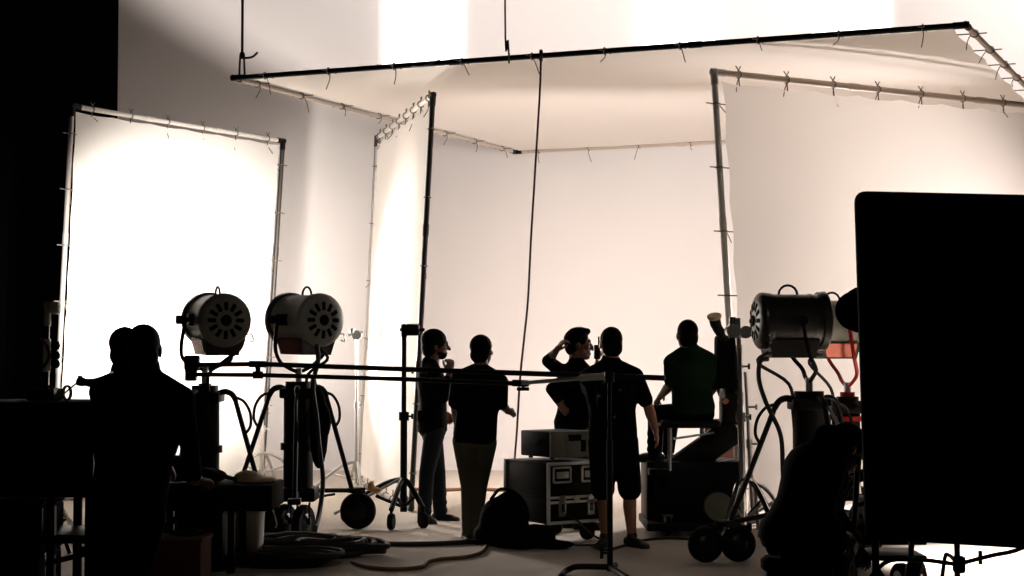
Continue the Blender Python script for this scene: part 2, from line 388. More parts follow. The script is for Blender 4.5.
def lamp_stand(name, label, base, top, feet, zc, mastw=.115, group=None, bag=True, wheel_r=.165, colr='black', tw=0):
    """base: floor point under the mast; feet: floor points of the wheels (twin wheels where the third item says so)"""
    base = V(base); t = thing(name, label, 'lamp stand', base, group)
    up = V((0, 0, 1))
    MB().cyl(base + up * .34, base + up * (zc + .04), mastw, n=4 if not bag else 16).cyl(base + up * (zc * .6), base + up * (zc * .6 + .06), mastw * 1.2, n=16).build('mast', colr, t)
    MB().cyl(base + up * zc, base + up * (top - .10), .055, n=14).cyl(base + up * (top - .22), base + up * (top - .12), .075, n=14).cyl(base + up * zc, base + up * (zc + .1), mastw * .9).build('riser', 'blackgloss', t)
    MB().box(base + up * (zc + .0), (mastw * 2.3, mastw * 2.3, .09), bev=.015).build('top_collar', colr, t)
    MB().box(base + up * .36, (mastw * 2.6, mastw * 2.6, .12), bev=.02).build('bottom_collar', colr, t)
    kb = MB(); kb.cyl(base + up * (top - .17), base + up * (top - .17) + V((-.13, -.03, 0)), .012).cyl(base + up * (top - .17) + V((-.13, -.03, -.03)), base + up * (top - .17) + V((-.13, -.03, .03)), .012)
    kb.build('clamp_screw', 'black', t)
    for ft in feet:
        p = V(ft[0]); twin = ft[1]; d = V((p.x - base.x, p.y - base.y, 0)); R = d.length; d.normalize(); sd = up.cross(d)
        sh = base + d * .26 + up * (zc + .03); an = base + d * (R - .07) + up * (wheel_r * 2 + .02)
        lg = MB().tube(smoothpath([base + d * .08 + up * zc, base + d * .18 + up * (zc + .045), sh, base + d * .31 + up * (zc - .03)], 4), .026, 8)
        lg.cyl(base + d * .29 + up * (zc + .01), an, .021, n=8)
        g0 = base + d * .30 + up * (zc - .0); lg2 = an - g0; ln = lg2.normalized(); ou = (d - ln * d.dot(ln)).normalized()
        lg.tube(smoothpath([g0, g0 + ln * .06 + ou * .07, g0 + ln * .17 + ou * .10, g0 + ln * .28 + ou * .07, g0 + ln * .33], 4), .013, 7)
        lo = MB().cyl(base + d * .1 + up * .38, base + d * (R - .03) + up * (wheel_r * 2 + .02), .02, n=8).cyl(base + d * .1 + up * .31, base + d * (R * .6) + up * .33, .012, n=6)
        lg.build('leg', 'black', t); lo.build('spreader', 'black', t)
        fk = MB().box(base + d * (R - .02) + up * (wheel_r * 2 + .02), (.13, .11, .05), (d, sd, up), bev=.01)
        wl = ft[2] if len(ft) > 2 else sd
        wl = V(wl).normalized(); fw = up.cross(wl)
        offs = (-.085, .085) if twin else (0,)
        for of in offs:
            ctr = V((p.x, p.y, wheel_r)) + (fw if twin == 2 else wl) * of * (1.5 if twin == 2 else 1)
            for e in (-1, 1):
                if twin != 2: fk.cyl(ctr + wl * .055 * e + up * (wheel_r + .02), ctr + wl * .055 * e, .009, n=6)
            w = MB().lathe(ctr, wl, [(-.03, wheel_r * .55), (-.04, wheel_r * .75), (-.035, wheel_r * .93), (-.018, wheel_r), (.018, wheel_r), (.035, wheel_r * .93), (.04, wheel_r * .75), (.03, wheel_r * .55)], 32).build('wheel', 'rubber', t)
            MB().lathe(ctr, wl, [(-.05, .02), (-.045, .05), (-.032, wheel_r * .54), (.032, wheel_r * .54), (.045, .05), (.05, .02)], 20).build('hub', 'blackgloss', w)
        fk.build('fork', 'black', t)
    return t
GL = 'big lamps turned away from the camera'; GS = 'wheeled crank stands under the lamps'
# lamp at far left
c1 = P(216, 320, 13.9); s1 = V((P(207, 0, 13.9).x, 13.95, Z(372, 13.9)))
lamp('fresnel_lamp', 'big grey vented film lamp furthest left, pointing at the left silk', c1, (-.42, .90, .03), .218, .54, spig=s1, group=GL)
b1 = V((s1.x, s1.y, 0))
lamp_stand('lamp_stand', 'black wheeled crank stand under the leftmost lamp, mostly behind the dark cart', b1, s1.z, [(b1 + V((.60, -.22, 0)), 0), (b1 + V((-.62, .28, 0)), 0), (b1 + V((-.15, -.66, 0)), 1)], Z(397, 13.9), .13, GS)
c2 = P(304, 320, 14.0); s2 = V((P(300, 0, 14.0).x, 14.05, Z(374, 14.0)))
lamp('fresnel_lamp', 'big grey vented film lamp second from the left, between the two white silks', c2, (-.62, .78, .02), .218, .52, spig=s2, group=GL)
b2 = V((s2.x, s2.y, 0))
ft2 = [(H(358, 529), 0, (-.25, -1, 0)), (b2 + V((-.64, .30, 0)), 0), (H(294, 544), 1, (1, -.35, 0))]
lamp_stand('lamp_stand', 'black three legged wheeled stand under the second lamp from the left', b2, s2.z, ft2, Z(393, 14.0), .13, GS)
# shot bag hung on the mast of that stand
sb = MB(); bx = P(320, 440, 13.86)
sb.ell(bx + V((-.01, 0, .10)), (.085, .07, .36)).ell(bx + V((.03, 0, .16)), (.07, .06, .15)).cap(bx + V((-.05, 0, .1)), bx + V((-.06, 0, .52)), .05, .03)
o = sb.remesh('weight_bag', 'blackcloth', None, .02, 3, base=bx); tag(o, 'black weight bag hung on the mast of the second lamp\'s stand', 'weight bag')
# right-hand lamp, seen from its side
c3 = P(793, 321, 12.5); s3 = V((P(806, 0, 12.5).x, 12.5, Z(384, 12.5)))
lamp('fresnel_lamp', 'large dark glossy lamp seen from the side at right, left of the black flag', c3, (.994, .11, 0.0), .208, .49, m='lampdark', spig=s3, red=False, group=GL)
b3 = V((s3.x, s3.y, 0))
ft3 = [(H(722, 562), 2, (.15, -1, 0)), (b3 + V((.55, .35, 0)), 0), (b3 + V((.15, -.62, 0)), 1)]
lamp_stand('lamp_stand', 'black stand with large tyres under the side-on lamp at right', b3, s3.z, ft3, Z(404, 12.5), .13, GS, wheel_r=.135)
# lamp behind it with red fittings
c4 = P(836, 325, 14.1); s4 = V((P(844, 0, 14.1).x, 14.1, Z(388, 14.1)))
lamp('fresnel_lamp', 'half hidden lamp with a red yoke directly behind the side-on lamp at right', c4, (.97, .24, 0), .215, .46, yokem='red', spig=s4, group=GL)
b4 = V((s4.x, s4.y, 0))
lamp_stand('lamp_stand', 'dark stand under the red yoked lamp, mostly behind the black flag', b4, s4.z, [(b4 + V((.5, .3, 0)), 0), (b4 + V((-.1, .6, 0)), 0), (b4 + V((.15, -.6, 0)), 0)], Z(408, 14.1), .11, GS, bag=False, wheel_r=.13)
# red collars on that stand
MBc = MB().cyl(b4 + V((0, 0, Z(416, 14.1))), b4 + V((0, 0, Z(421, 14.1))), .13, n=16).cyl(b4 + V((0, 0, Z(392, 14.1))), b4 + V((0, 0, Z(398, 14.1))), .065, n=16)
ch = [q for q in bpy.data.objects if q.name.startswith('lamp_stand')][-1]
MBc.build('collar_ring', 'red', ch)
# thick cable hanging from the rear of the side-on lamp
cb = MB().tube(smoothpath([P(768, 359, 12.4), P(760, 362, 12.35), P(759, 380, 12.3), P(765, 400, 12.2), P(772, 415, 12.2), P(779, 430, 12.2), P(782, 445, 12.2), P(783, 475, 12.1), P(786, 520, 12.0), H(790, 566)], 5), .018, 8)
tag(cb.build('lamp_cable', 'cable', base=H(790, 566)), 'thick black cable drooping from the back of the side-on lamp at right', 'cable')
cb = MB().tube(smoothpath([P(317, 345, 13.66), P(318, 362, 13.6), P(313, 385, 13.6), P(317, 420, 13.62), P(319, 445, 13.6), P(323, 480, 13.5), P(319, 515, 13.3), P(315, 530, 13.0), H(312, 543), H(300, 551)], 5), .02, 8)
tag(cb.build('lamp_cable', 'cable', base=H(300, 551)), 'black cable running down from the second lamp along its stand to the floor', 'cable')

# ------------------------------------------------------------------ jib arm: two long rails
ra = thing('jib_arm', 'pair of long black rails running level behind and between the crew', 'jib arm', P(190, 370, 13.55))
def rp(x, y): return P(x, y, 13.45 + (x - 190) / (672 - 190) * (11.62 - 13.45))
MB().tube([rp(190, 365), rp(258, 364), rp(400, 369), rp(530, 373.5), rp(665, 378)], .021, 10).cyl(rp(250, 364), rp(266, 364.3), .028).build('upper_rail', 'blackgloss', ra)
MB().tube([rp(190, 374.5), rp(258, 375), rp(400, 379), rp(528, 384)], .019, 10).build('lower_rail', 'blackgloss', ra)
MB().cyl(rp(258, 363), rp(258, 377), .022).box(rp(258, 375), (.08, .05, .06)).build('rail_bracket', 'black', ra)
MB().box(rp(192, 363), (.12, .10, .13), bev=.015).box(rp(191, 375), (.09, .09, .10), bev=.01).build('end_clamp', 'black', ra)
MB().cyl(rp(523, 382), rp(523, 389), .012).cyl(rp(517.5, 389), rp(528.5, 389), .014).cyl(rp(513, 383), rp(528, 383.5), .026).build('tee_handle', 'black', ra)
# grey telescopic tube
gt = thing('telescopic_tube', 'light grey telescopic tube clamped to the end of the lower rail', 'tube', rp(602, 375) + V((0, -.05, 0)))
off = V((0, -.05, 0))
MB().cyl(rp(522, 383) + off, rp(588, 377.5) + off, .015).build('inner_tube', 'steel', gt)
MB().cyl(rp(580, 378) + off, rp(604, 376.2) + off, .026).cyl(rp(602, 376.2) + off, rp(607, 376) + off, .03).build('sleeve', 'pipe', gt)
# post in front of the crew
pb_ = H(610, 574); ps = thing('tall_post_stand', 'slim black post stand in the middle foreground with a bent foot', 'stand', pb_)
MB().cyl(pb_ + V((0, 0, .02)), V((pb_.x, pb_.y, Z(440, pb_.y))), .022).cyl(pb_ + V((0, 0, .3)), V((pb_.x, pb_.y, Z(372, pb_.y))), .015).build('post', 'black', ps)
MB().cyl(V((pb_.x, pb_.y, Z(382, pb_.y))), V((pb_.x, pb_.y, Z(372, pb_.y))), .035).build('clamp', 'black', ps)
MB().tube(smoothpath([pb_ + V((0, 0, .05)), pb_ + V((-.22, .02, .05)), pb_ + V((-.29, 0, .035)), pb_ + V((-.33, -.05, .02)), pb_ + V((-.36, -.25, .02))], 5), .022, 8).build('foot', 'black', ps)
MB().tube([pb_ + V((0, 0, .05)), pb_ + V((.1, -.36, .02))], .022, 8).build('foot', 'black', ps)
MB().tube([pb_ + V((0, 0, .05)), pb_ + V((.06, .34, .02))], .022, 8).build('foot', 'black', ps)
MB().cyl(pb_ + V((0, 0, .15)), pb_ + V((-.06, 0, .15)), .008).cyl(pb_ + V((-.06, -.0, .11)), pb_ + V((-.06, 0, .19)), .012).build('tightening_knob', 'black', ps)

# ------------------------------------------------------------------ slender stands
def slim_stand(name, label, base, ztop, m, legs, r=.022, castor=True, group='slender grip stands', zleg=.42, head=True, lean=0):
    base = V(base); t = thing(name, label, 'stand', base, group); up = V((lean, 0, 1))
    MB().cyl(base + up * .12, base + up * (ztop * .55), r).build('lower_tube', m, t)
    MB().cyl(base + up * (ztop * .5), base + up * ztop, r * .72).cyl(base + up * (ztop * .55 - .04), base + up * (ztop * .55 + .04), r * 1.5).build('upper_tube', m, t)
    for q in (.55, .78): MB().cyl(base + up * (ztop * q), base + up * (ztop * q) + V((.08, -.02, 0)), .010).cyl(base + up * (ztop * q) + V((.08, -.02, -.025)), base + up * (ztop * q) + V((.08, -.02, .025)), .010).build('knob', m, t)
    for dx, dy in legs:
        d = V((dx, dy, 0)); hw = .075 if castor else .01
        l = MB().tube(smoothpath([base + V((0, 0, zleg)), base + d * .35 + V((0, 0, zleg - .05)), base + d + V((0, 0, hw * 2 + .03))], 4), r * .8, 8)
        l.cyl(base + V((0, 0, .16)), base + d * .5 + V((0, 0, zleg * .62)), r * .5, n=6)
        l.build('leg', m, t)
        if castor:
            w = d.normalized().cross(V((0, 0, 1)))
            MB().lathe(base + d + V((0, 0, hw)), w, [(-.025, .03), (-.025, hw * .9), (-.015, hw), (.015, hw), (.025, hw * .9), (.025, .03)], 16).cyl(base + d + V((0, 0, hw)), base + d + V((0, 0, hw * 2 + .04)), .013).build('castor', 'rubber', t)
    return t
# black rolling stand in front of the middle silk
bs = V((X(404, 14.9), 14.9, 0))
st = slim_stand('rolling_stand', 'black rolling stand with a clamp head in front of the middle silk', bs, Z(328, 14.9), 'black', [(-.08, -.45), (-.52, .10), (.20, -.32)], r=.032)
hz = bs + V((.05, 0, Z(333, 14.9)))
MB().box(hz + V((.03, 0, .03)), (.13, .12, .11), bev=.02).box(hz + V((-.05, 0, .02)), (.06, .07, .13), bev=.02).cyl(hz + V((-.09, 0, .03)), hz + V((.14, 0, .03)), .016).build('clamp_head', 'black', st)
# light rod leaning over its foot
MB().cyl(bs + V((-.62, -.2, .12)), bs + V((0, 0, .44)), .014).build('brace_rod', 'pipe', st)
# silver stands by the frames
fs = V((X(357, 18.2), 18.2, 0))
st = slim_stand('grip_stand', 'thin silver stand with a knuckle head beside the left edge of the middle silk', fs, Z(333, 18.2), 'steel', [(-.5, -.1), (.1, -.4), (-.12, .45)], r=.022, castor=False, zleg=.36)
h2 = fs + V((0, 0, Z(335, 18.2)))
MB().cyl(h2 + V((0, -.06, 0)), h2 + V((0, .06, 0)), .055).cyl(h2 + V((-.1, 0, .0)), h2 + V((.07, 0, .03)), .018).ell(h2 + V((-.05, -.03, .04)), (.04, .04, .04)).build('knuckle', 'steel', st)
fs = V((X(263, 19.2) , 19.2, 0))
slim_stand('grip_stand', 'low grey stand at the lower right corner of the left silk', fs, 1.25, 'pipe', [(.55, -.1), (-.3, -.35), (.1, .4)], r=.024, castor=False, zleg=.40)
fs = V((X(743, 13.75), 13.75, 0))
st = slim_stand('grip_stand', 'bright silver stand at the left pole of the right muslin frame', fs, Z(318, 13.75), 'chrome', [(.25, -.3), (.32, .2), (-.2, -.2)], r=.030, castor=False, lean=-.022, zleg=.5)
h3 = fs + V((-.0, 0, Z(331, 13.75))); h3.x -= .022 * h3.z
g = MB().cyl(h3 + V((-.05, -.07, 0)), h3 + V((-.05, .07, 0)), .06).cyl(h3 + V((-.06, 0, -.03)), h3 + V((.10, 0, -.01)), .022).cyl(h3 + V((.06, -.05, -.01)), h3 + V((.06, .05, -.01)), .055).cyl(h3 + V((.1, 0, -.01)), h3 + V((.15, .0, -.01)), .012).ell(h3 + V((.16, 0, -.01)), (.02, .03, .03)).cyl(h3 + V((-.05, 0, -.06)), h3 + V((-.05, 0, .12)), .03)
g.build('knuckle', 'chrome', st)
fs = V((X(753, 14.3), 14.3, 0))
slim_stand('grip_stand', 'second silver stand leaning beside the right muslin frame\'s left pole', fs, Z(372, 14.3), 'steel', [(.35, .12), (.3, -.3), (.0, -.25)], r=.02, castor=False, lean=-.05)
# bright stand at far left, before the black wall
fs = V((X(47, 12.6), 12.6, 0))
st = slim_stand('clamp_stand', 'pale metal stand with three dark knobs left of the left silk', fs, Z(303, 12.6), 'chrome', [(-.4, .1), (.3, -.35), (.2, .4)], r=.026, castor=False)
z1 = lambda y: Z(y, 12.6)
MB().cyl(fs + V((0, 0, z1(372))), fs + V((0, 0, z1(339))), .03).cyl(fs + V((0, 0, z1(326))), fs + V((0, 0, z1(302))), .028).build('sleeve', 'whitepipe', st)
MB().box(fs + V((.06, 0, z1(308))), (.075, .09, .10), bev=.02).build('clamp_head', 'alu', st)
for y in (345.5, 355.5, 364):
    MB().lathe(fs + V((.04, 0, z1(y))), V((1, -.3, 0)), [(0, .02), (.01, .034), (.05, .034), (.06, .02)], 16).build('knob', 'rubber', st)
# ------------------------------------------------------------------ flight case, monitor, bags
def axes(yaw): return V((math.cos(yaw), math.sin(yaw), 0)), V((-math.sin(yaw), math.cos(yaw), 0)), V((0, 0, 1))
def castor(t, c, r=.05, m='rubber', yaw=0.3, mm='black'):
    w = V((math.cos(yaw), math.sin(yaw), 0)); o = V((-math.sin(yaw), math.cos(yaw), 0)) * .02
    k = MB().box(c + V((0, 0, r * 2 + .012)), (.09, .09, .012)).box(c + w * .025 + V((0, 0, r * 1.4)), (.006, .05, r * 1.2), axes(yaw)).box(c - w * .025 + V((0, 0, r * 1.4)), (.006, .05, r * 1.2), axes(yaw))
    k = k.build('castor', mm, t)
    MB().lathe(c + o + V((0, 0, r)), w, [(-.018, .01), (-.018, r * .9), (-.01, r), (.01, r), (.018, r * .9), (.018, .01)], 18).build('wheel', m, k)
yw = math.radians(33); ax = axes(yw); YC = 13.35
cor = P(548, 0, YC); cor.z = 0
zt, zm, zb = Z(463, YC), Z(500.5, YC), Z(525, YC)
Wc, Dc = .56, .66
ctr = cor + ax[0] * Wc / 2 + ax[1] * Dc / 2
fc = thing('flight_case', 'black flight case with aluminium edges and latches on castors, under the monitor', 'flight case', ctr)
MB().box(ctr + V((0, 0, (zb + zm) / 2)), (Wc, Dc, zm - zb - .004), ax, bev=.004).build('case_body', 'caseblack', fc)
MB().box(ctr + V((0, 0, (zt + zm) / 2)), (Wc, Dc, zt - zm - .004), ax, bev=.004).build('case_lid', 'caseblack', fc)
def q(x, y, z): return ctr + ax[0] * x + ax[1] * y + V((0, 0, z))
hx, hy = Wc / 2, Dc / 2
def edge(a, b, w=.032, m='alu'): 
    d = (b - a); L = d.length; d.normalize(); s1 = ax[1] if abs(d.dot(ax[1])) < .5 else ax[0]; s2 = d.cross(s1)
    MB().box((a + b) / 2, (L, w, w), (d, s1, s2), bev=.004).build('edge_trim', m, fc)
for z in (zb + .012, zm - .022, zm + .018, zt - .012):
    edge(q(-hx, -hy, z), q(hx, -hy, z), .026 if z in (zb + .012, zt - .012) else .022)
    edge(q(-hx, -hy, z), q(-hx, hy, z), .014, 'caseblack'); edge(q(-hx, hy, z), q(hx, hy, z), .02, 'caseblack'); edge(q(hx, -hy, z), q(hx, hy, z), .02, 'caseblack')
for x, y in ((-hx, -hy), (hx, -hy), (-hx, hy), (hx, hy)):
    edge(q(x, y, zb), q(x, y, zm), .026); edge(q(x, y, zm), q(x, y, zt), .026)
for x in (-hx * .52, hx * .52):
    zc_ = zt - .105; fr = MB(); y0 = -hy - .006
    for a, b_ in (((-.085, -.06), (.085, -.06)), ((.085, -.06), (.085, .06)), ((.085, .06), (-.085, .06)), ((-.085, .06), (-.085, -.06))):
        fr.cyl(q(x + a[0], y0, zc_ + a[1]), q(x + b_[0], y0, zc_ + b_[1]), .010, n=8)
    h = fr.build('recessed_handle', 'alu', fc)
    MB().box(q(x, -hy - .003, zc_), (.16, .012, .11), ax).build('handle_dish', 'caseblack', h)
    MB().box(q(x, -hy - .014, zc_), (.12, .02, .055), ax, bev=.006).build('handle_grip', 'alu', h)
    la = MB().box(q(x, -hy - .012, zm + .012), (.06, .018, .045), ax, bev=.004).box(q(x, -hy - .010, zm - .075), (.075, .016, .13), ax, bev=.012)
    la = la.build('latch', 'steel', fc); MB().box(q(x, -hy - .022, zm - .07), (.03, .012, .07), ax, bev=.004).build('latch_key', 'lampdark', la)
MB().box(q(0, -hy - .012, zm), (.055, .014, .06), ax, bev=.003).build('hinge_plate', 'alu', fc)
for x, y in ((-hx + .08, -hy + .09), (hx - .08, -hy + .09), (-hx + .08, hy - .09), (hx - .08, hy - .09)):
    castor(fc, q(x, y, 0), (zb - .012) / 2 - .004, yaw=yw + .5)
# monitor on top
cm = P(551, 0, 13.5); ym = math.radians(36); am = axes(ym); zs = zt + .014; hm = Z(432, 13.5) - zs - .02
mw, md = .42, .44; cc = V((cm.x, cm.y, 0)) + am[0] * mw / 2 + am[1] * md / 2
mn = thing('video_monitor', 'boxy grey olive monitor standing on the flight case', 'monitor', cc + V((0, 0, zs)))
def qm(x, y, z): return cc + am[0] * x + am[1] * y + V((0, 0, zs + .02 + z))
MB().box(qm(0, 0.02, hm / 2), (mw, md - .04, hm), am, bev=.012).build('housing', 'caseblack', mn)
MB().box(qm(0, -md / 2 + .01, hm / 2), (mw + .004, .04, hm + .004), am, bev=.008).build('front_panel', 'olivecase', mn)
MB().box(qm(.03, -md / 2 - .011, hm * .74), (.14, .012, .055), am, bev=.003).build('slot', 'vent', mn)
MB().box(qm(.12, -md / 2 - .011, hm * .42), (.06, .012, .10), am, bev=.003).build('slot', 'vent', mn)
MB().box(qm(.02, -md / 2 - .012, hm * .36), (.17, .008, .17), am, bev=.003).build('cover_plate', 'olivecase', mn)
ft_ = MB()
for x in (-.15, .15):
    for y in (-.15, .15): ft_.cyl(qm(x, y, -.02), qm(x, y, .004), .02)
ft_.build('foot', 'rubber', mn)
MB().cyl(qm(-mw / 2 - .03, -.05, hm * .6), qm(-mw / 2, -.05, hm * .6), .02).tube(smoothpath([qm(-mw / 2 - .03, -.05, hm * .6), qm(-mw / 2 - .07, -.08, hm * .4), qm(-mw / 2 - .05, -.1, .05)], 4), .008, 6).build('plug', 'cable', mn)
# soft bags left of the case
def bag(name, label, parts, base, m='blackcloth', vox=.02):
    k = MB()
    for c, r in parts: k.ell(c, r)
    o = k.remesh(name, m, None, vox, 3, base=base); return tag(o, label, 'bag')
B0 = V((X(503, 13.3), 13.30, 0))
o = bag('soft_bag', 'slumped black equipment bag on the floor left of the flight case', [(B0 + V((-.03, 0, .20)), (.17, .2, .20)), (B0 + V((.06, 0, .24)), (.16, .2, .21)), (B0 + V((-.06, 0, .10)), (.19, .2, .10)), (B0 + V((.08, 0, .10)), (.18, .22, .10))], B0)
MB().tube(smoothpath([B0 + V((-.1, -.05, .38)), B0 + V((-.02, -.1, .47)), B0 + V((.1, -.05, .44))], 5), .014, 6).build('strap', 'blackcloth', o)
B1 = V((X(523, 13.0), 13.05, 0))
bag('soft_bag', 'low black cloth bundle on the floor before the flight case', [(B1 + V((-.02, 0, .07)), (.20, .15, .07)), (B1 + V((.1, .02, .10)), (.15, .13, .10)), (B1 + V((.25, .0, .035)), (.18, .12, .035))], B1)
# thin loose lead from the case to the floor
tag(MB().tube(smoothpath([q(-hx * .45, -hy - .03, zm - .12), q(-.02, -hy - .06, zb + .02), q(.1, -hy - .12, .06), q(.16, -hy - .2, .012), q(-.05, -hy - .3, .012), q(-.2, -hy - .25, .012)], 6), .009, 6).build('lead', 'cable', base=q(.1, -hy - .12, .006)), 'thin black lead dangling from a latch of the flight case', 'lead')

# ------------------------------------------------------------------ cables on the floor
def fl(pts, r, m, name, label, n=8, loops=6):
    ps = [H(x, y, r) for x, y in pts]; return tag(MB().tube(smoothpath(ps, loops), r, n).build(name, m, base=ps[0]), label, 'cable')
fl([(352, 542), (372, 543.5), (410, 544), (450, 543), (480, 541), (500, 540)], .02, 'cable', 'floor_cable', 'straight dark cable across the floor from the coil to the bags')
fl([(352, 562), (368, 567), (395, 569), (421, 567), (428, 562), (441, 559), (465, 557), (480, 553), (486, 547), (488, 542)], .015, 'orangecable', 'floor_cable', 'brown wavy cable snaking over the floor in front of the man in olive trousers')
fl([(590, 545), (606, 550), (640, 541), (668, 538), (700, 540)], .012, 'cable', 'floor_cable', 'thin cable on the floor behind the man in shorts')
fl([(410, 489), (440, 490), (470, 489), (500, 490), (520, 491)], .02, 'orangecable', 'floor_cable', 'distant cable lying along the floor behind the two men on the left')
# heap of coiled cable
k = MB(); hb = H(310, 556); rnd = random.Random(3)
for i in range(16):
    cx = hb.x + rnd.uniform(-.28, .28); cy = hb.y + rnd.uniform(-.12, .16); R1 = rnd.uniform(.22, .36); z = .025 + .022 * (i // 3)
    k.tube([V((cx + R1 * 1.25 * math.cos(a), cy + R1 * .8 * math.sin(a), z + .012 * math.sin(3 * a + i))) for a in [2 * PI * j / 28 for j in range(28)]], .025, 7, closed=True)
tag(k.build('cable_coil', 'cable', base=hb), 'heap of coiled black cable on the floor under the second lamp', 'cable coil')
k = MB(); hb = H(268, 568)
for i in range(5):
    k.tube([V((hb.x + .12 + (.26 + .04 * i) * math.cos(a), hb.y + .12 + (.17 + .03 * i) * math.sin(a), .02 + .02 * i)) for a in [2 * PI * j / 28 for j in range(28)]], .02, 7, closed=True)
tag(k.build('cable_coil', 'cable', base=hb), 'flat loop of black cable on the floor around the white bucket', 'cable coil')
# small silver and orange things near the second lamp's right wheel
k = MB(); w0 = P(371, 496, 14.2); w0.z = .41
tag(MB().ell(w0, (.035, .045, .05)).ell(w0 + V((.05, .02, -.035)), (.045, .04, .025)).remesh('work_glove', 'amber', None, .012, 2, base=w0), 'amber glove tucked on top of the second lamp stand\'s right wheel', 'glove')

# ------------------------------------------------------------------ bucket, trays
bk = H(240, 564); bk.y += .15
bt = thing('bucket', 'off white plastic bucket under the black tray', 'bucket', bk)
MB().lathe(bk, (0, 0, 1), [(0, .0), (0, .135), (.01, .145), (.38, .16), (.40, .172), (.42, .172), (.42, .16), (.40, .155), (.03, .13), (.03, 0)], 36).build('pail', 'bucket', bt)
MB().tube(smoothpath([bk + V((.17, 0, .38)), bk + V((.22, -.06, .42)), bk + V((.26, -.06, .3)), bk + V((.25, -.05, .26))], 5), .006, 6).build('wire_handle', 'steel', bt)
tc = V((X(228, 11.9), 11.9, 0)); zt2, zb2 = Z(486, 11.5), Z(512, 11.5)
tr = thing('tray_cart', 'low black tray cart left of the second lamp, above the bucket', 'cart', tc)
tx0, tx1 = X(152, 11.6), X(274, 11.6)
MB().box(((tx0 + tx1) / 2, 11.85, (zt2 + zb2) / 2), (tx1 - tx0, .6, zt2 - zb2), bev=.015).build('tray', 'rubber', tr)
for x in (X(184, 11.6), tx0 + .04, tx1 - .30):
    for y in (11.6, 12.1):
        MB().box((x, y, zb2 / 2), (.05, .05, zb2), bev=.006).build('leg', 'black', tr)
MB().cyl((tx0 + .04, 11.62, .30), (X(184, 11.6), 11.62, .42), .022).build('brace', 'black', tr)
def bx(name, label, cat, c, size, m, yaw=0, bev=.01, group=None):
    return tag(MB().box(V(c) + V((0, 0, size[2] / 2)), size, axes(yaw), bev=bev).build(name, m, base=c), label, cat, group)
k = thing('wooden_crate', 'red brown wooden crate on the floor below the black tray', 'crate', V((X(178, 11.3), 11.2, 0)))
kc = V((X(178, 11.3), 11.2, 0)); kh = Z(535, 11.2)
MB().box(kc + V((0, 0, kh / 2)), (.46, .4, kh), bev=.008).build('crate_body', 'crate', k)
MB().box(kc + V((0, 0, kh - .02)), (.48, .42, .03), bev=.006).build('lid', 'crate', k)
tag(MB().tube(smoothpath([kc + V((-.2, -.1, kh + .01)), kc + V((-.05, 0, kh + .03)), kc + V((.08, -.1, kh + .015)), kc + V((.2, 0, kh + .02)), kc + V((.1, .1, kh + .02))], 5), .016, 6).build('rope_end', 'rope', base=kc + V((0, 0, kh))), 'short dark rope end lying on the red brown crate', 'rope')
bx('equipment_case', 'black case standing on the floor under the tray cart beside the bucket', 'case', (X(204, 11.7), 11.85, 0), (.30, .36, .43), 'caseblack')
# things on the tray
tz = zt2
p0 = V((X(216, 11.5), 11.6, tz + .02))
tag(MB().cyl(p0 + V((-.10, .06, .075)), p0 + V((.14, -.03, .02)), .016).cyl(p0 + V((-.13, .07, .085)), p0 + V((-.09, .055, .072)), .022).build('torch', 'black', base=p0 + V((0, 0, -.02))), 'small black torch lying at a slant on the tray cart', 'torch')
pf = V((X(250, 11.6), 11.85, tz))
f = MB().ell(pf + V((0, 0, .015)), (.17, .15, .03)).ell(pf + V((-.06, .03, .04)), (.10, .10, .045)).remesh('folded_cloth', 'tanring', None, .014, 3, base=pf)
tag(f, 'crumpled tan cloth on the tray cart', 'cloth')
pg = V((X(199, 11.6), 11.8, tz))
tag(MB().ell(pg + V((0, 0, .05)), (.18, .16, .06)).ell(pg + V((-.2, .05, .1)), (.14, .14, .1)).remesh('soft_bag', 'blackcloth', None, .016, 3, base=pg), 'black pouch sitting at the left end of the tray cart', 'bag')

# ------------------------------------------------------------------ tall cart at far left
YT = 8.95; x0, x1 = X(-55, YT), X(106, YT); zt = Z(402, YT)
ec = thing('equipment_cart', 'tall black equipment cart filling the lower left corner', 'cart', V(((x0 + x1) / 2, YT + .3, 0)))
MB().box(((x0 + x1) / 2, YT + .3, zt - .02), (x1 - x0, .62, .04), bev=.01).build('table_top', 'rubber', ec)
zd = Z(499, YT)
MB().box((X(40, YT) , YT + .33, (zt - .04 + zd) / 2), (X(88, YT) - X(-8, YT), .5, zt - .04 - zd), bev=.01).build('drawer_box', 'caseblack', ec)
for x in (x0 + .03, X(52, YT), X(90, YT)):
    for y in (YT + .03, YT + .57):
        MB().box((x, y, zt / 2 + .06), (.045, .045, zt - .16), bev=.005).build('post', 'black', ec)
for z in (Z(540, YT), .16):
    MB().box(((x0 + X(96, YT)) / 2, YT + .3, z), (X(96, YT) - x0, .56, .05), bev=.008).build('shelf', 'black', ec)
for y in (.03, .57): MB().cyl((X(56, YT), YT + y, Z(562, YT)), (X(92, YT), YT + y, Z(553, YT)), .016).build('brace', 'black', ec)
for x in (x0 + .05, X(96, YT)):
    for y in (YT + .05, YT + .55): castor(ec, V((x, y, 0)), .05)
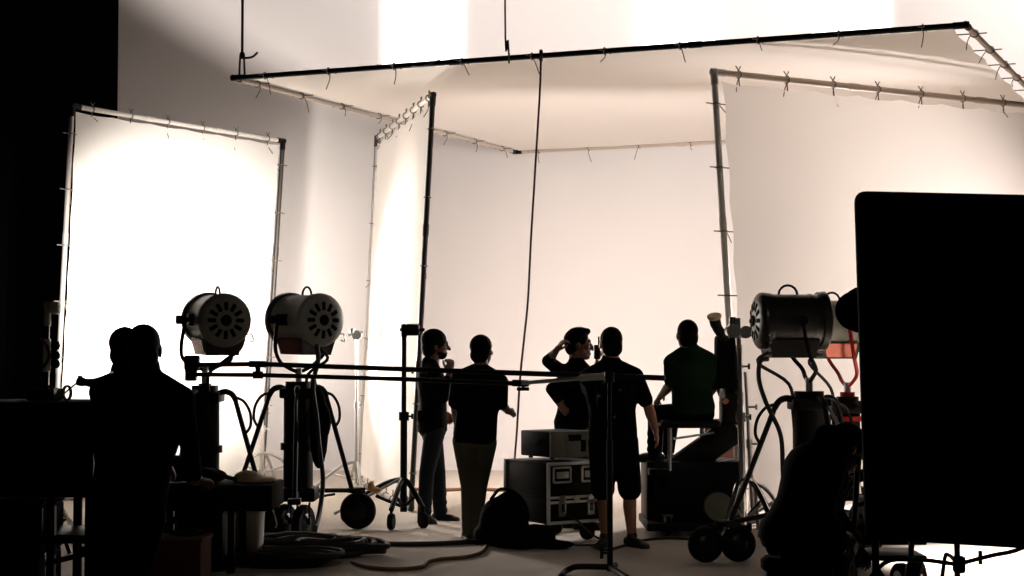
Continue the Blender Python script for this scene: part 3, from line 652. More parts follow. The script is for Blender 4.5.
for nm, px0, px1, y0, y1, lb_ in (('storage_case', -50, 49, 502, 537, 'black storage case on the middle shelf of the left cart'), ('storage_case', -50, 47, 545, 640, 'black storage case on the bottom shelf of the left cart')):
    zb_ = (Z(540, YT) + .025) if y0 < 540 else .185
    h_ = Z(y0, YT) - zb_
    k = thing(nm, lb_, 'case', V(((X(px0, YT) + X(px1, YT)) / 2, YT + .3, zb_)), 'storage cases in the left cart')
    MB().box(V(k.location) + V((0, 0, h_ * .4)), (X(px1, YT) - X(px0, YT) - .1, .44, h_ * .8), bev=.012).build('case_body', 'caseblack', k)
    MB().box(V(k.location) + V((0, 0, h_ * .9)), (X(px1, YT) - X(px0, YT) - .09, .45, h_ * .2), bev=.012).build('lid', 'caseblack', k)
# horn on the cart top
hp = V((X(82, YT), YT + .28, zt))
mg = thing('megaphone', 'grey green cone shaped horn lying on the left cart top', 'megaphone', hp)
dh = V((.95, -.1, -.12)).normalized(); ho = hp + V((-.055, 0, .105))
MB().lathe(ho, dh, [(0, .022), (.02, .024), (.06, .034), (.10, .052), (.14, .075), (.15, .083), (.15, .07), (.04, .02)], 28).build('horn', 'megaphone', mg)
MB().lathe(ho, dh, [(-.05, .016), (-.045, .025), (-.015, .027), (-.01, .024), (.01, .022)], 20).cyl(ho - dh * .03 + V((0, 0, -.02)), ho - dh * .03 + V((0, 0, .035)), .014).build('handset', 'black', mg)
MB().tube(smoothpath([ho - dh * .05 + V((-.0, 0, -.01)), ho + V((-.08, 0, -.03)), ho + V((-.12, -.02, -.07)), V((ho.x - .14, ho.y - .02, zt + .006))], 5), .006, 6).build('cord', 'cable', mg)
# small things standing on the cart top
bx('battery_charger', 'black battery charger with pale contacts at the left end of the cart top', 'charger', (X(30, YT), YT + .3, zt), (.16, .2, .07), 'caseblack')
k = MB(); cp = V((X(28, YT), YT + .3, zt + .07))
k.tube(smoothpath([cp, cp + V((-.02, 0, .09)), cp + V((.03, 0, .17)), cp + V((.02, 0, .24)), cp + V((-.01, -.03, .29))], 5), .009, 6)
tag(k.build('gooseneck_cable', 'orangecable', base=cp), 'thin brown curved cable rising from the charger on the left cart', 'cable')
for i, x in enumerate((39, 57)):
    k = MB(); cp = V((X(x, YT), YT + .2, zt))
    for j in range(3): k.tube([cp + V((.022 * math.cos(a) , .012 * j, .046 + .04 * math.sin(a))) for a in [2 * PI * q_ / 16 for q_ in range(16)]], .006, 6, closed=True)
    tag(k.build('cable_loop', 'cable', base=cp), ('small upright cable loop beside the charger on the left cart', 'small upright cable loop at the foot of the pale stand on the left cart')[i], 'cable')

# ------------------------------------------------------------------ camera dolly with its seat
YD = 14.2; sx = lambda p: X(p, YD)
dl = thing('camera_dolly', 'black camera dolly chassis with a raised seat under the seated man', 'camera dolly', V((sx(690), YD + .1, 0)))
MB().box(((sx(645) + sx(742)) / 2, YD + .2, (Z(461, YD) + Z(520, YD)) / 2), (sx(742) - sx(645), .62, Z(461, YD) - Z(520, YD)), bev=.02).build('chassis', 'caseblack', dl)
MB().box(((sx(646) + sx(742)) / 2, YD + .1, Z(523, YD)), (sx(742) - sx(640), .92, .07), bev=.012).build('deck', 'black', dl)
a0, a1 = P(668, 478, YD), P(738, 428, YD); dd = (a1 - a0).normalized(); nn = V((-dd.z, 0, dd.x))
MB().box((a0 + a1) / 2 + V((0, .1, 0)), ((a1 - a0).length, .16, .24), (dd, V((0, 1, 0)), nn), bev=.02).build('boom_arm', 'black', dl)
MB().box((sx(688), YD, Z(421, YD) - .02), (.52, .42, .07), bev=.025).build('seat', 'black', dl)
MB().cyl((sx(668), YD - .1, Z(470, YD)), (sx(668), YD - .1, Z(423, YD)), .022).build('seat_post', 'chrome', dl)
MB().cyl((sx(703), YD + .1, Z(470, YD)), (sx(703), YD + .1, Z(423, YD)), .022).build('seat_post', 'pipe', dl)
MB().cyl((sx(650), YD - .12, Z(424, YD)), (sx(716), YD - .12, Z(424, YD)), .014).cyl((sx(672), YD - .12, Z(438, YD)), (sx(712), YD - .12, Z(432, YD)), .010).build('hand_rail', 'steel', dl)
for x, y in ((664, -.28), (664, .5), (735, -.2), (735, .5)):
    castor(dl, V((sx(x), YD + y, 0)), .085, yaw=.25, mm='olivecase')
MB().lathe((sx(715), YD - .13, Z(505, YD)), (0, -1, 0), [(0, .12), (.02, .13), (.04, .12), (.05, .06), (.05, 0)], 24).build('side_disc', 'olivecase', dl)
MB().box((sx(655), YD - .22, Z(470, YD)), (.16, .2, .06), bev=.01).build('foot_rest', 'black', dl)
MB().cyl((sx(655), YD - .2, Z(470, YD)), (sx(655), YD - .12, Z(520, YD)), .02).build('foot_rest_post', 'black', dl)
# hooded camera on the boom
yc_ = 14.3; cb0 = V((X(726, yc_), yc_, Z(424, yc_)))
fcam = thing('film_camera', 'tall film camera in a black hood with a tan eyepiece, right of the seated man', 'film camera', cb0)
z_ = lambda y: Z(y, yc_); x_ = lambda p: X(p, yc_)
k = MB().box((x_(725), yc_, (z_(335) + z_(392)) / 2), (x_(735) - x_(716), .26, z_(335) - z_(392)), bev=.03).ell((x_(725), yc_, z_(340)), (.085, .12, .10)).ell((x_(727), yc_, z_(385)), (.10, .13, .16))
k.remesh('hood', 'blackcloth', fcam, .014, 3)
MB().tube(smoothpath([V((x_(726), yc_ - .1, z_(338))), V((x_(718), yc_ - .14, z_(332))), V((x_(714), yc_ - .15, z_(325))), V((x_(712.5), yc_ - .16, z_(319)))], 5), [.05] * 5 + [.046] * 5 + [.05] * 6, 14).build('viewfinder_tube', 'black', fcam)
e0 = V((x_(712.5), yc_ - .16, z_(319)))
MB().lathe(e0, V((-.15, -.35, .9)), [(-.01, .04), (0, .058), (.02, .066), (.035, .06), (.03, .03)], 20).build('eyecup', 'tanring', fcam)
MB().box((x_(729), yc_, (z_(392) + z_(424)) / 2), (.16, .22, z_(392) - z_(424)), bev=.02).build('camera_base', 'caseblack', fcam)
MB().cyl((x_(738), yc_ - .02, z_(345)), (x_(738), yc_ - .02, z_(405)), .035, n=12).box((x_(737), yc_ - .08, z_(398)), (.08, .06, .12), bev=.01).build('side_magazine', 'lampdark', fcam)
MB().box((x_(720), yc_ - .13, z_(395)), (.05, .04, .12), bev=.01).build('bracket', 'steel', fcam)
MB().cyl((x_(722), yc_ - .12, z_(399)), (x_(723), yc_ - .16, z_(401)), .03).build('focus_knob', 'redcase', fcam)
# tan board leaning behind the dolly
tag(MB().box((X(722, 15.1), 15.1, .72), (.34, .03, .5), axes(.2), bev=.004).box((X(722, 15.1), 15.15, .24), (.1, .2, .48), axes(.2), bev=.004).build('wooden_board', 'crate', base=V((X(722, 15.1), 15.1, 0))), 'brown wooden board standing upright behind the camera dolly', 'board')

# ------------------------------------------------------------------ black flag at right
YF = 8.3
fg = thing('black_flag', 'large black cloth flag filling the right edge of the foreground', 'flag', V((X(958, YF), YF + .03, 0)))
def pf_(x, y): return P(x, y, YF)
cor4 = [pf_(857, 194), pf_(1082, 199), pf_(1082, 549), pf_(868, 536)]
def rounded(c, r, n=5):
    out = []
    for i in range(4):
        p, a, b_ = c[i], c[i - 1], c[(i + 1) % 4]; u = (a - p).normalized() * r; w = (b_ - p).normalized() * r
        for k_ in range(n + 1):
            t = k_ / n; out.append((p + u) * (1 - t) ** 2 + p * 2 * t * (1 - t) + (p + w) * t * t)
    return out
rp_ = rounded(cor4, .05)
# left edge bows slightly
rp2 = []
for p in rp_: rp2.append(p)
m = MB(); m.prism([p + V((0, -.012, 0)) for p in rp2], (0, .024, 0)); m.build('cloth', 'velvet', fg, smooth=20)
MB().tube([p + V((0, 0.0, 0)) for p in rp2], .016, 8, closed=True).build('frame_rod', 'black', fg)
px_ = X(958, YF); by = YF + .06
MB().cyl((px_, by, .25), (px_, by, 1.25), .016).cyl((px_, by, 1.1), (px_, by, 2.1), .017).build('stand_post', 'black', fg)
MB().box((px_, by, 1.95), (.1, .05, .08), bev=.01).cyl((px_, by, 1.25), (px_ + .07, by, 1.25), .012).build('grip_head', 'black', fg)
zl = Z(562, YF)
for d in ((.72, -.10), (-.66, .1), (.05, .6)):
    m = MB().tube(smoothpath([V((px_, by, zl - .02)), V((px_ + d[0] * .35, by + d[1] * .35, zl + (.045 if d[0] > .1 else .0))), V((px_ + d[0] * .62, by + d[1] * .62, zl + (.04 if d[0] > .1 else -.06))), V((px_ + d[0], by + d[1], .02))], 5), .0115, 8); m.build('leg', 'black', fg)
MB().box((px_ + .01, by, zl - .02), (.06, .06, .09), bev=.015).cyl((px_ + .12, by, zl + .05), (px_ + .12, by, zl - .02), .011).build('leg_collar', 'black', fg)
# round lamp behind the flag's left edge
lb = P(862, 310, 8.55); sl = thing('small_round_lamp', 'small black round lamp peeking out behind the flag\'s left edge', 'lamp', V((lb.x + .06, 8.55, 0)))
MB().ell(lb, (.115, .14, .125)).lathe(lb, (0, 1, 0), [(.05, .09), (.12, .095), (.18, .108), (.18, .09)], 28).build('lamp_head', 'velvet', sl)
MB().cyl((lb.x + .06, 8.55, .1), (lb.x + .06, 8.55, lb.z), .02).build('post', 'black', sl)
for d in ((.3, .15), (.02, .3), (.05, -.15)): MB().cyl((lb.x + .06, 8.55, .45), (lb.x + .06 + d[0], 8.55 + d[1], .012), .014).build('leg', 'black', sl)

# ------------------------------------------------------------------ wire cart under the flag
YU = 10.2; ux = lambda p: X(p, YU)
uc = thing('wire_trolley', 'black tubular trolley with wheels half hidden under the flag', 'trolley', V((ux(885), YU + .2, 0)))
uz = lambda y: Z(y, YU)
for i, y in enumerate((0, .4)):
    m = MB().tube(smoothpath([V((ux(838), YU + y, uz(556))), V((ux(838), YU + y, uz(520))), V((ux(845), YU + y, uz(490))), V((ux(862), YU + y, uz(478))), V((ux(905), YU + y, uz(478)))], 5), .022, 8)
    m.tube(smoothpath([V((ux(846), YU + y, uz(556))), V((ux(849), YU + y, uz(525))), V((ux(856), YU + y, uz(505))), V((ux(900), YU + y, uz(500)))], 5), .016, 8)
    m.build('side_loop', 'black', uc)
for y in (527, 542, 558):
    MB().box((ux(880), YU + .2, uz(y)), (ux(925) - ux(836), .44, .035), bev=.01).build('wire_shelf', 'black', uc)
for p in (853, 862): MB().cyl((ux(p), YU - .01, uz(548)), (ux(p - 3), YU - .01, uz(514)), .009).build('upright', 'black', uc)
MB().cyl((ux(847), YU - .02, uz(521)), (ux(873), YU - .02, uz(519)), .014).build('rail', 'tanpipe', uc)
MB().box((ux(893), YU + .2, (uz(500) + uz(540)) / 2), (.36, .36, uz(500) - uz(540)), bev=.02).build('box', 'caseblack', uc)
for p in (842, 915):
    for y in (0, .42):
        w = MB().lathe((ux(p), YU + y, .10), (1, .35, 0), [(-.03, .05), (-.035, .085), (-.02, .10), (.02, .10), (.035, .085), (.03, .05)], 24).build('wheel', 'rubber', uc)
        MB().lathe((ux(p), YU + y, .10), (1, .35, 0), [(-.036, .01), (-.03, .05), (.03, .05), (.036, .01)], 14).build('hub', 'steel', w)
# big blue-black tyre
ty = V((X(913, 9.5), 9.5, 0)); R_ = .19
hc_ = thing('sack_truck', 'sack truck with one tall thin tyre below the flag', 'hand truck', ty)
zc_ = Z(552, 9.5)
w = MB().lathe(ty + V((0, 0, R_)), (1, -.45, 0), [(-.035, R_ * .6), (-.045, R_ * .8), (-.025, R_), (.025, R_), (.045, R_ * .8), (.035, R_ * .6)], 32).build('wheel', 'rubber', hc_)
MB().lathe(ty + V((0, 0, R_)), (1, -.45, 0), [(-.05, .02), (-.03, R_ * .6), (.03, R_ * .6), (.05, .02)], 16).build('hub', 'lampdark', w)
w = MB().lathe(ty + V((-.38, .17, R_)), (1, -.45, 0), [(-.035, R_ * .6), (-.045, R_ * .8), (-.025, R_), (.025, R_), (.045, R_ * .8), (.035, R_ * .6)], 32).build('wheel', 'rubber', hc_)
MB().cyl(ty + V((.02, -.01, R_)), ty + V((-.4, .18, R_)), .016).build('axle', 'black', hc_)
for k_ in (0.12, .88): 
    a_ = ty + V((.02, -.01, R_)).lerp(V((-.4, .18, R_)), k_); MB().tube(smoothpath([a_ + V((-.04, -.1, -.16)), a_ + V((0, .02, 0)), a_ + V((.07, .16, .5)), a_ + V((.12, .28, .85))], 4), .018, 8).build('side_rail', 'black', hc_)
MB().box(ty + V((-.24, -.02, .03)), (.36, .26, .015), axes(-.42)).build('toe_plate', 'black', hc_)
# slanting grey rod in front of the lamp stands
ro = MB().cyl(P(829, 407, 11.6), P(855, 458, 11.4), .013).cyl(P(855, 458, 11.4), H(868, 558), .013)
tag(ro.build('metal_rod', 'pipe', base=H(868, 558)), 'thin grey rod leaning at a slant left of the flag', 'rod')

# drum stool under the crouching figure
sp = P(786, 556, 9.2); sc_ = V((sp.x, 9.2, 0)); zs_ = sp.z
ds = thing('drum_stool', 'round black drum stool under the crouching figure at right', 'stool', sc_)
MB().lathe(sc_, (0, 0, 1), [(.0, .13), (.02, .14), (zs_ - .08, .125), (zs_ - .07, .10)], 28).build('stool_body', 'caseblack', ds)
MB().lathe(sc_, (0, 0, 1), [(zs_ - .08, .13), (zs_ - .065, .145), (zs_ - .02, .145), (zs_, .12), (zs_, 0)], 28).build('seat_cushion', 'blackcloth', ds)
# ------------------------------------------------------------------ people
def person(label, Y, pelvis, neck, head, yaw, face, arms, legs, S=1.0, skin='skin', shirt='teeblack', trousers='jean', sleeve=.75, shorts=False,
           hair='hair', hairstyle='short', width=1.0, look_down=0.0, shoe='shoe', collar=.045, extra=None, ground=True, depth=1.0, group=None):
    def W(p): return P(p[0], p[1], Y + (p[2] if len(p) > 2 else 0))
    pe, ne, he = W(pelvis), W(neck), W(head)
    base = V((pe.x, pe.y, 0)) if ground is True else V((pe.x, pe.y, ground))
    t = thing('person', label, 'person', base, group)
    r = V((math.cos(yaw), math.sin(yaw), 0)); f = V((-math.sin(yaw), math.cos(yaw), 0))
    spine = (ne - pe); u = spine.normalized()
    r = (r - u * r.dot(u)).normalized(); f = u.cross(r).normalized()
    def loft(m, rows, infl=0.0):
        R = []
        for tt, w, d, off in rows:
            c = pe + spine * tt + f * off * S
            R.append([c + r * ((w * (width if tt > .5 else 1 + (width - 1) * (.25 + 1.5 * max(0, tt))) * S + infl) * math.cos(2 * PI * q / 24)) + f * ((d * depth * S + infl) * math.sin(2 * PI * q / 24)) for q in range(24)])
        m.rings(R)
    full = [(-.16, .10, .09, 0), (-.06, .155, .115, -.005), (.04, .168, .12, -.012), (.2, .158, .11, 0), (.38, .150, .105, .008), (.58, .165, .115, .008), (.78, .178, .118, 0), (.90, .165, .100, -.008), (.97, .115, .080, -.012), (1.02, .07, .065, -.01)]
    sh = {k: ne + r * sg * .165 * width * S - u * .055 * S for k, sg in (('L', -1), ('R', 1))}
    hp = {k: pe + r * sg * .088 * width * S - u * .04 * S for k, sg in (('L', -1), ('R', 1))}
    body = MB(); loft(body, full)
    hf = V((-math.sin(face), math.cos(face), 0)); hr = V((math.cos(face), math.sin(face), 0))
    hf = (hf * math.cos(look_down) - V((0, 0, 1)) * math.sin(look_down)).normalized(); hu = hr.cross(hf).normalized()
    HS = 1.12
    hx = lambda a, b_, c: he + (hr * a + hf * b_ + hu * c) * S * HS
    body.cap(ne - u * .03 * S, hx(0, -.022, -.055), .070 * S, .060 * S)
    for sg in (-1, 1): body.cap(ne + r * sg * .03 * S + u * .035 * S, sh[{-1: 'L', 1: 'R'}[sg]] + u * .0, .055 * S, .062 * S)
    ha = (hr, hf, hu)
    body.ell(hx(0, -.012, .028), (.075 * S * HS, .094 * S * HS, .090 * S * HS), ha).ell(hx(0, .030, -.030), (.060 * S * HS, .060 * S * HS, .082 * S * HS), ha).ell(hx(0, .052, -.085), (.034 * S * HS, .034 * S * HS, .026 * S * HS), ha)
    body.cap(hx(0, .088, .012), hx(0, .110, -.028), .009 * S * HS, .015 * S * HS)                     # nose
    body.ell(hx(0, .080, .034), (.05 * S * HS, .014 * S * HS, .012 * S * HS), ha)                          # brow
    body.ell(hx(0, .084, -.062), (.026 * S * HS, .012 * S * HS, .011 * S * HS), ha)                        # lips
    for sg in (-1, 1): body.ell(hx(.076 * sg, -.010, -.005), (.010 * S * HS, .020 * S * HS, .033 * S * HS), ha).ell(hx(.045 * sg, .06, -.015), (.02 * S * HS, .022 * S * HS, .02 * S * HS), ha)
    sl = MB(); tro = MB(); shoes = MB(); tp = collar
    sl.cap(ne - u * .05 * S - f * .008 * S, ne + u * tp * S - f * .010 * S, .088 * S, .078 * S)
    loft(sl, [(-.10, .160, .116, -.005)] + [q_ for q_ in full[2:10]], .019 * S)
    for k in ('L', 'R'):
        sl.cap(ne + r * (.03 if k == 'R' else -.03) * S + u * .032 * S, sh[k], .064 * S, .073 * S)
        el, wr = W(arms[k][0]), W(arms[k][1]); opt = arms[k][2] if len(arms[k]) > 2 else {}
        body.cap(sh[k], el, .054 * S, .041 * S).cap(el, el.lerp(wr, .35), .042 * S, .043 * S).cap(el.lerp(wr, .35), wr, .043 * S, .028 * S)
        if sleeve <= 1: sl.cap(sh[k], sh[k].lerp(el, sleeve), .070 * S, .062 * S)
        else: sl.cap(sh[k], el, .068 * S, .055 * S).cap(el, el.lerp(wr, sleeve - 1), .055 * S, .042 * S)
        d = opt.get('d'); d = V(d).normalized() if d else (wr - el).normalized()
        n = opt.get('n'); n = V(n) if n else (pe - wr)
        n = (n - d * n.dot(d)).normalized(); ac = d.cross(n).normalized()
        th = opt.get('th', 1 if k == 'R' else -1); curl = opt.get('curl', .45)
        body.cap(wr - d * .01 * S, wr + d * .03 * S, .027 * S, .026 * S)
        for o_ in (-.028, -.010, .009, .027): body.cap(wr + (d * .02 + ac * o_ * .8) * S, wr + (d * .088 + ac * o_) * S, .016 * S, .0125 * S)
        for o_, ln in ((-.030, .060), (-.0105, .076), (.0105, .082), (.031, .074)):
            o2 = o_ * th * -1 if False else o_
            ln = {-.030: .060, -.0105: .076, .0105: .082, .031: .074}[o_]
            q0 = wr + (d * .088 + ac * o_ * 1.05 * th) * S; an = 0.0; dirv = (d + ac * o_ * 2.4 * th).normalized()
            for sgm, fr_ in enumerate((.44, .32, .24)):
                an += curl * (.6 if sgm == 0 else 1.0); dv = dirv * math.cos(an) + n * math.sin(an)
                q1 = q0 + dv * ln * fr_ * S; body.cap(q0, q1, (.0098 - .0012 * sgm) * S, (.0088 - .0012 * sgm) * S, 10); q0 = q1
        t0 = wr + (d * .022 + ac * .022 * th) * S; t1 = t0 + (ac * th * .030 + d * .028 + n * .012) * S; t2 = t1 + (ac * th * .010 + d * .030 + n * .010) * S; t3 = t2 + (d * .022 + n * .008) * S
        body.cap(t0, t1, .016 * S, .012 * S, 10).cap(t1, t2, .0115 * S, .0105 * S, 10).cap(t2, t3, .0105 * S, .008 * S, 10)
    loft(tro, [(-.17, .10, .095, 0), (-.08, .155, .115, -.008), (.03, .165, .12, -.012), (.12, .160, .112, -.004)], .016 * S)
    for k in ('L', 'R'):
        kn, an = W(legs[k][0]), W(legs[k][1]); td = legs[k][2] if len(legs[k]) > 2 else f
        td = V(td); td.z = 0; td.normalize()
        body.cap(hp[k], kn, .080 * S, .053 * S).cap(kn, kn.lerp(an, .3) - td * .012 * S, .052 * S, .054 * S).cap(kn.lerp(an, .3) - td * .012 * S, an, .054 * S, .034 * S)
        tro.cap(hp[k], kn if not shorts else hp[k].lerp(kn, .94), .100 * S, (.072 if not shorts else .095) * S)
        if not shorts:
            ee = an + V((0, 0, -.02)); tro.cap(kn, ee, .073 * S, .062 * S)
            for zz in (.12, .3, .5): tro.ell(ee.lerp(kn, zz) + td * .01, (.066 * S, .066 * S, .05 * S))
        fz = an.z - .055 * S
        hl = V((an.x, an.y, fz)) - td * .05 * S; toe = V((an.x, an.y, fz - .005)) + td * .14 * S; sd = td.cross(V((0, 0, 1)))
        shoes.ell(hl + V((0, 0, .018)), (.036 * S, .042 * S, .042 * S), (sd, td, V((0, 0, 1)))).ell(hl.lerp(toe, .5) + V((0, 0, .016)), (.042 * S, .12 * S, .038 * S), (sd, td, V((0, 0, 1)))).ell(toe + V((0, 0, .006)), (.045 * S, .062 * S, .03 * S), (sd, td, V((0, 0, 1)))).cap(V((an.x, an.y, fz + .03)), an + V((0, 0, .01)), .043 * S, .043 * S)
        shoes.box(hl.lerp(toe, .55) + V((0, 0, -.026)), (.085 * S, .27 * S, .022), (sd, td, V((0, 0, 1))), bev=.01)
        body.ell(hl.lerp(toe, .5) + V((0, 0, .012)), (.034 * S, .11 * S, .026 * S), (sd, td, V((0, 0, 1))))
        if shorts: body.cap(an, V((an.x, an.y, fz + .03)), .033 * S, .033 * S)
    bo = body.remesh('body', skin, t, .0065, 2)
    sl.remesh('shirt', shirt, t, .012, 3); tro.remesh('shorts' if shorts else 'trousers', trousers, t, .012, 3); shoes.remesh('shoes', shoe, t, .009, 2)
    hm = MB()
    if hairstyle == 'short': hm.ell(hx(0, -.022, .040), (.086 * S * HS, .097 * S * HS, .089 * S * HS), ha).ell(hx(0, -.045, -.03), (.077 * S * HS, .062 * S * HS, .07 * S * HS), ha)
    elif hairstyle == 'crop': hm.ell(hx(0, -.022, .036), (.079 * S * HS, .090 * S * HS, .086 * S * HS), ha).ell(hx(0, -.042, -.03), (.074 * S * HS, .060 * S * HS, .068 * S * HS), ha)
    elif hairstyle == 'quiff': hm.ell(hx(0, -.022, .042), (.086 * S * HS, .098 * S * HS, .092 * S * HS), ha).ell(hx(0, -.055, -.01), (.074 * S * HS, .055 * S * HS, .07 * S * HS), ha).cap(hx(0, .03, .108), hx(.0, .064, .108), .032 * S * HS, .026 * S * HS).ell(hx(0, .0, .108), (.062 * S * HS, .08 * S * HS, .035 * S * HS), ha)
    elif hairstyle == 'bushy': hm.ell(hx(0, -.020, .044), (.098 * S * HS, .108 * S * HS, .096 * S * HS), ha).ell(hx(0, -.055, -.02), (.088 * S * HS, .068 * S * HS, .085 * S * HS), ha)
    hm.remesh('hair', hair, t, .008, 2)
    ey = MB()
    for sg in (-1, 1): ey.ell(hx(.031 * sg, .074, .014), (.012 * S * HS, .012 * S * HS, .009 * S * HS), ha, 10, 8)
    ey.build('eyes', 'eye', t)
    if extra: extra(t, hx, S, dict(sh=sh, ne=ne, pe=pe, r=r, f=f, u=u, W=W, spine=spine, he=he, hr=hr, hf=hf, hu=hu))
    return t
UP = V((0, 0, 1))
# bearded man with glasses, hand at chin, facing right
def ex_glasses(t, hx, S, k):
    m = MB()
    for sg in (-1, 1):
        m.tube([hx(.033 * sg + .024 * math.cos(a), .092, .014 + .018 * math.sin(a)) for a in [2 * PI * i / 14 for i in range(14)]], .003, 6, closed=True)
        m.tube([hx(.058 * sg, .088, .018), hx(.078 * sg, .0, .016)], .003, 6)
    m.tube([hx(-.01, .098, .016), hx(.01, .098, .016)], .003, 6); m.build('glasses', 'black', t)
    MB().ell(hx(0, .045, -.075), (.058 * S, .055 * S, .045 * S), (k['hr'], k['hf'], k['hu'])).ell(hx(0, .03, -.06), (.066 * S, .05 * S, .035 * S), (k['hr'], k['hf'], k['hu'])).remesh('beard', 'hair', t, .008, 2)
    b = MB(); W = k['W']
    b.box(W((422, 416, -.12)), (.09, .06, .11), bev=.015); b.build('belt_pouch', 'blackcloth', t)
Y1 = 15.2
person('bearded man with glasses facing right, hand raised to his chin, dark jeans', Y1, (433, 426), (431, 368), (436, 345.5), -PI * .42, -PI * .46,
       {'R': ((443, 398, -.20), (450, 372, -.22), {'d': (.05, .05, 1), 'n': (-.5, .85, .1), 'curl': 1.15, 'th': 1}), 'L': ((426, 398, .22), (441, 412, .28), {'curl': .6})},
       {'L': ((438, 472, .12), (440, 513, .1), (1, -.35, 0)), 'R': ((427, 472, -.10), (424, 514, -.12), (.55, -.8, 0))}, S=1.03, hairstyle='bushy', sleeve=1.75, skin='skindark', extra=ex_glasses, width=.95)
# man seen from behind in olive trousers
Y2 = 13.75
person('man from behind in a black shirt and olive trousers, right fist held out', Y2, (475, 437), (480, 374), (482, 351), -.18, -.45,
       {'R': ((501, 403, .02), (508, 411.5, .14), {'curl': 1.3, 'd': (.55, .8, -.05), 'n': (-.6, .6, -.6)}), 'L': ((455, 402, .05), (457, 425, .22), {'curl': .7})},
       {'L': ((469, 487, .04), (469, 529, .0), (-.2, 1, 0)), 'R': ((479, 487, .0), (474, 531, -.06), (.75, -.55, 0))}, S=.99, shirt='teeblack', trousers='olive', sleeve=1.0, skin='skindark', hairstyle='short', width=1.12)
# man talking, hand at his ear
def ex_collar(t, hx, S, k):
    MB().lathe(k['ne'] + k['u'] * .012, k['u'], [(-.02, .085), (.0, .083), (.035, .075), (.035, .066), (-.01, .07)], 24).build('collar', 'teeblack', t)
Y3 = 14.55
person('man facing right with one hand at his ear and the other on his hip', Y3, (573, 425), (577, 369), (579, 345.5), -.95, -PI * .5,
       {'L': ((548, 361, .04), (556, 351, -.10), {'d': (.55, -.1, .75), 'n': (.8, .3, -.6), 'curl': .75}), 'R': ((552, 389, -.22), (564, 410, -.12), {'curl': .5, 'd': (.8, .1, -.5), 'n': (0, 1, 0)})},
       {'L': ((567, 482, .1), (566, 518, .1), (1, .1, 0)), 'R': ((582, 482, -.06), (583, 519, -.06), (1, -.3, 0))}, S=1.06, hairstyle='quiff', sleeve=1.5, skin='skindark', trousers='olive', extra=ex_collar)
# man in shorts from behind with a harness
def ex_vest(t, hx, S, k):
    pe, sp, r, f, u = k['pe'], k['spine'], k['r'], k['f'], k['u']
    m = MB(); R = []
    for tt, w, d in ((.1, .185, .14), (.3, .178, .135), (.55, .19, .14), (.8, .198, .14), (.92, .17, .115)):
        c = pe + sp * tt; R.append([c + r * (w * S * math.cos(2 * PI * q / 24)) + f * (d * S * math.sin(2 * PI * q / 24)) for q in range(24)])
    m.rings(R)
    m.box(pe + sp * .62 - f * .15, (.22 * S, .09, .30), (r, f, u), bev=.03).box(pe + sp * .3 - f * .15, (.30 * S, .08, .13), (r, f, u), bev=.03)
    m.remesh('utility_vest', 'blackcloth', t, .012, 2)
    b = MB()
    for x, y in ((-.05, .82), (-.02, .84), (.03, .3), (-.09, .62), (.08, .7)): b.box(pe + sp * y + r * x - f * .2, (.022, .02, .022), (r, f, u), bev=.004)
    b.build('buckles', 'pipedark', t)
Y4 = 13.2
pE = person('man from behind in a vest and long shorts with bare calves', Y4, (613, 436), (611, 370), (610.5, 344), -.12, .25,
       {'R': ((648, 406, .0), (655, 428, .02), {'curl': .35, 'd': (.22, .1, -1), 'n': (-1, .2, 0)}), 'L': ((590, 392, .22), (597, 366, .36), {'d': (.15, .2, .9), 'n': (.9, -.4, 0), 'curl': 1.0})},
       {'L': ((603, 492, .0), (605, 537, .02), (-.35, -.9, 0)), 'R': ((630, 492, .0), (632, 537, .0), (.55, -.8, 0))}, S=1.05, skin='skin', sleeve=.80, shorts=True, trousers='blackcloth', hairstyle='crop', collar=.07, width=1.12, extra=ex_vest)
sk = MB()
hd = P(597, 352, Y4 + .32)
wt = thing('walkie_talkie', 'black two way radio held up to the face of the man in shorts', 'radio', hd)
MB().box(hd + V((0, 0, .0)), (.055, .04, .12), bev=.01).build('radio_body', 'caseblack', wt)
MB().cyl(hd + V((.015, 0, .05)), hd + V((.015, 0, .13)), .007).build('aerial', 'rubber', wt)
# man in green polo on the dolly seat, from behind
def ex_polo(t, hx, S, k):
    MB().lathe(k['ne'] + k['u'] * .012, k['u'], [(-.02, .088), (.0, .085), (.03, .074), (.03, .066), (-.01, .07)], 24).build('collar', 'polo', t)
Y5 = 14.15
person('short haired man in a dark green polo sitting high on the dolly', Y5, (693, 409), (690, 355), (687, 335.5), .35, .18,
       {'R': ((713, 388, .14), (700, 404, .42), {'curl': .7}), 'L': ((671, 384, .02), (661, 396, .22), {'curl': .6, 'n': (.5, .2, -1)})},
       {'L': ((656, 413, .12), (655, 452, .06), (-.7, .5, 0)), 'R': ((672, 412, .40), (667, 452, .42), (-.4, .8, 0))}, S=1.05, shirt='polo', sleeve=.82, skin='skindark', hairstyle='crop', width=1.05, depth=1.12, ground=Z(470, Y5) + .0, trousers='blackcloth')
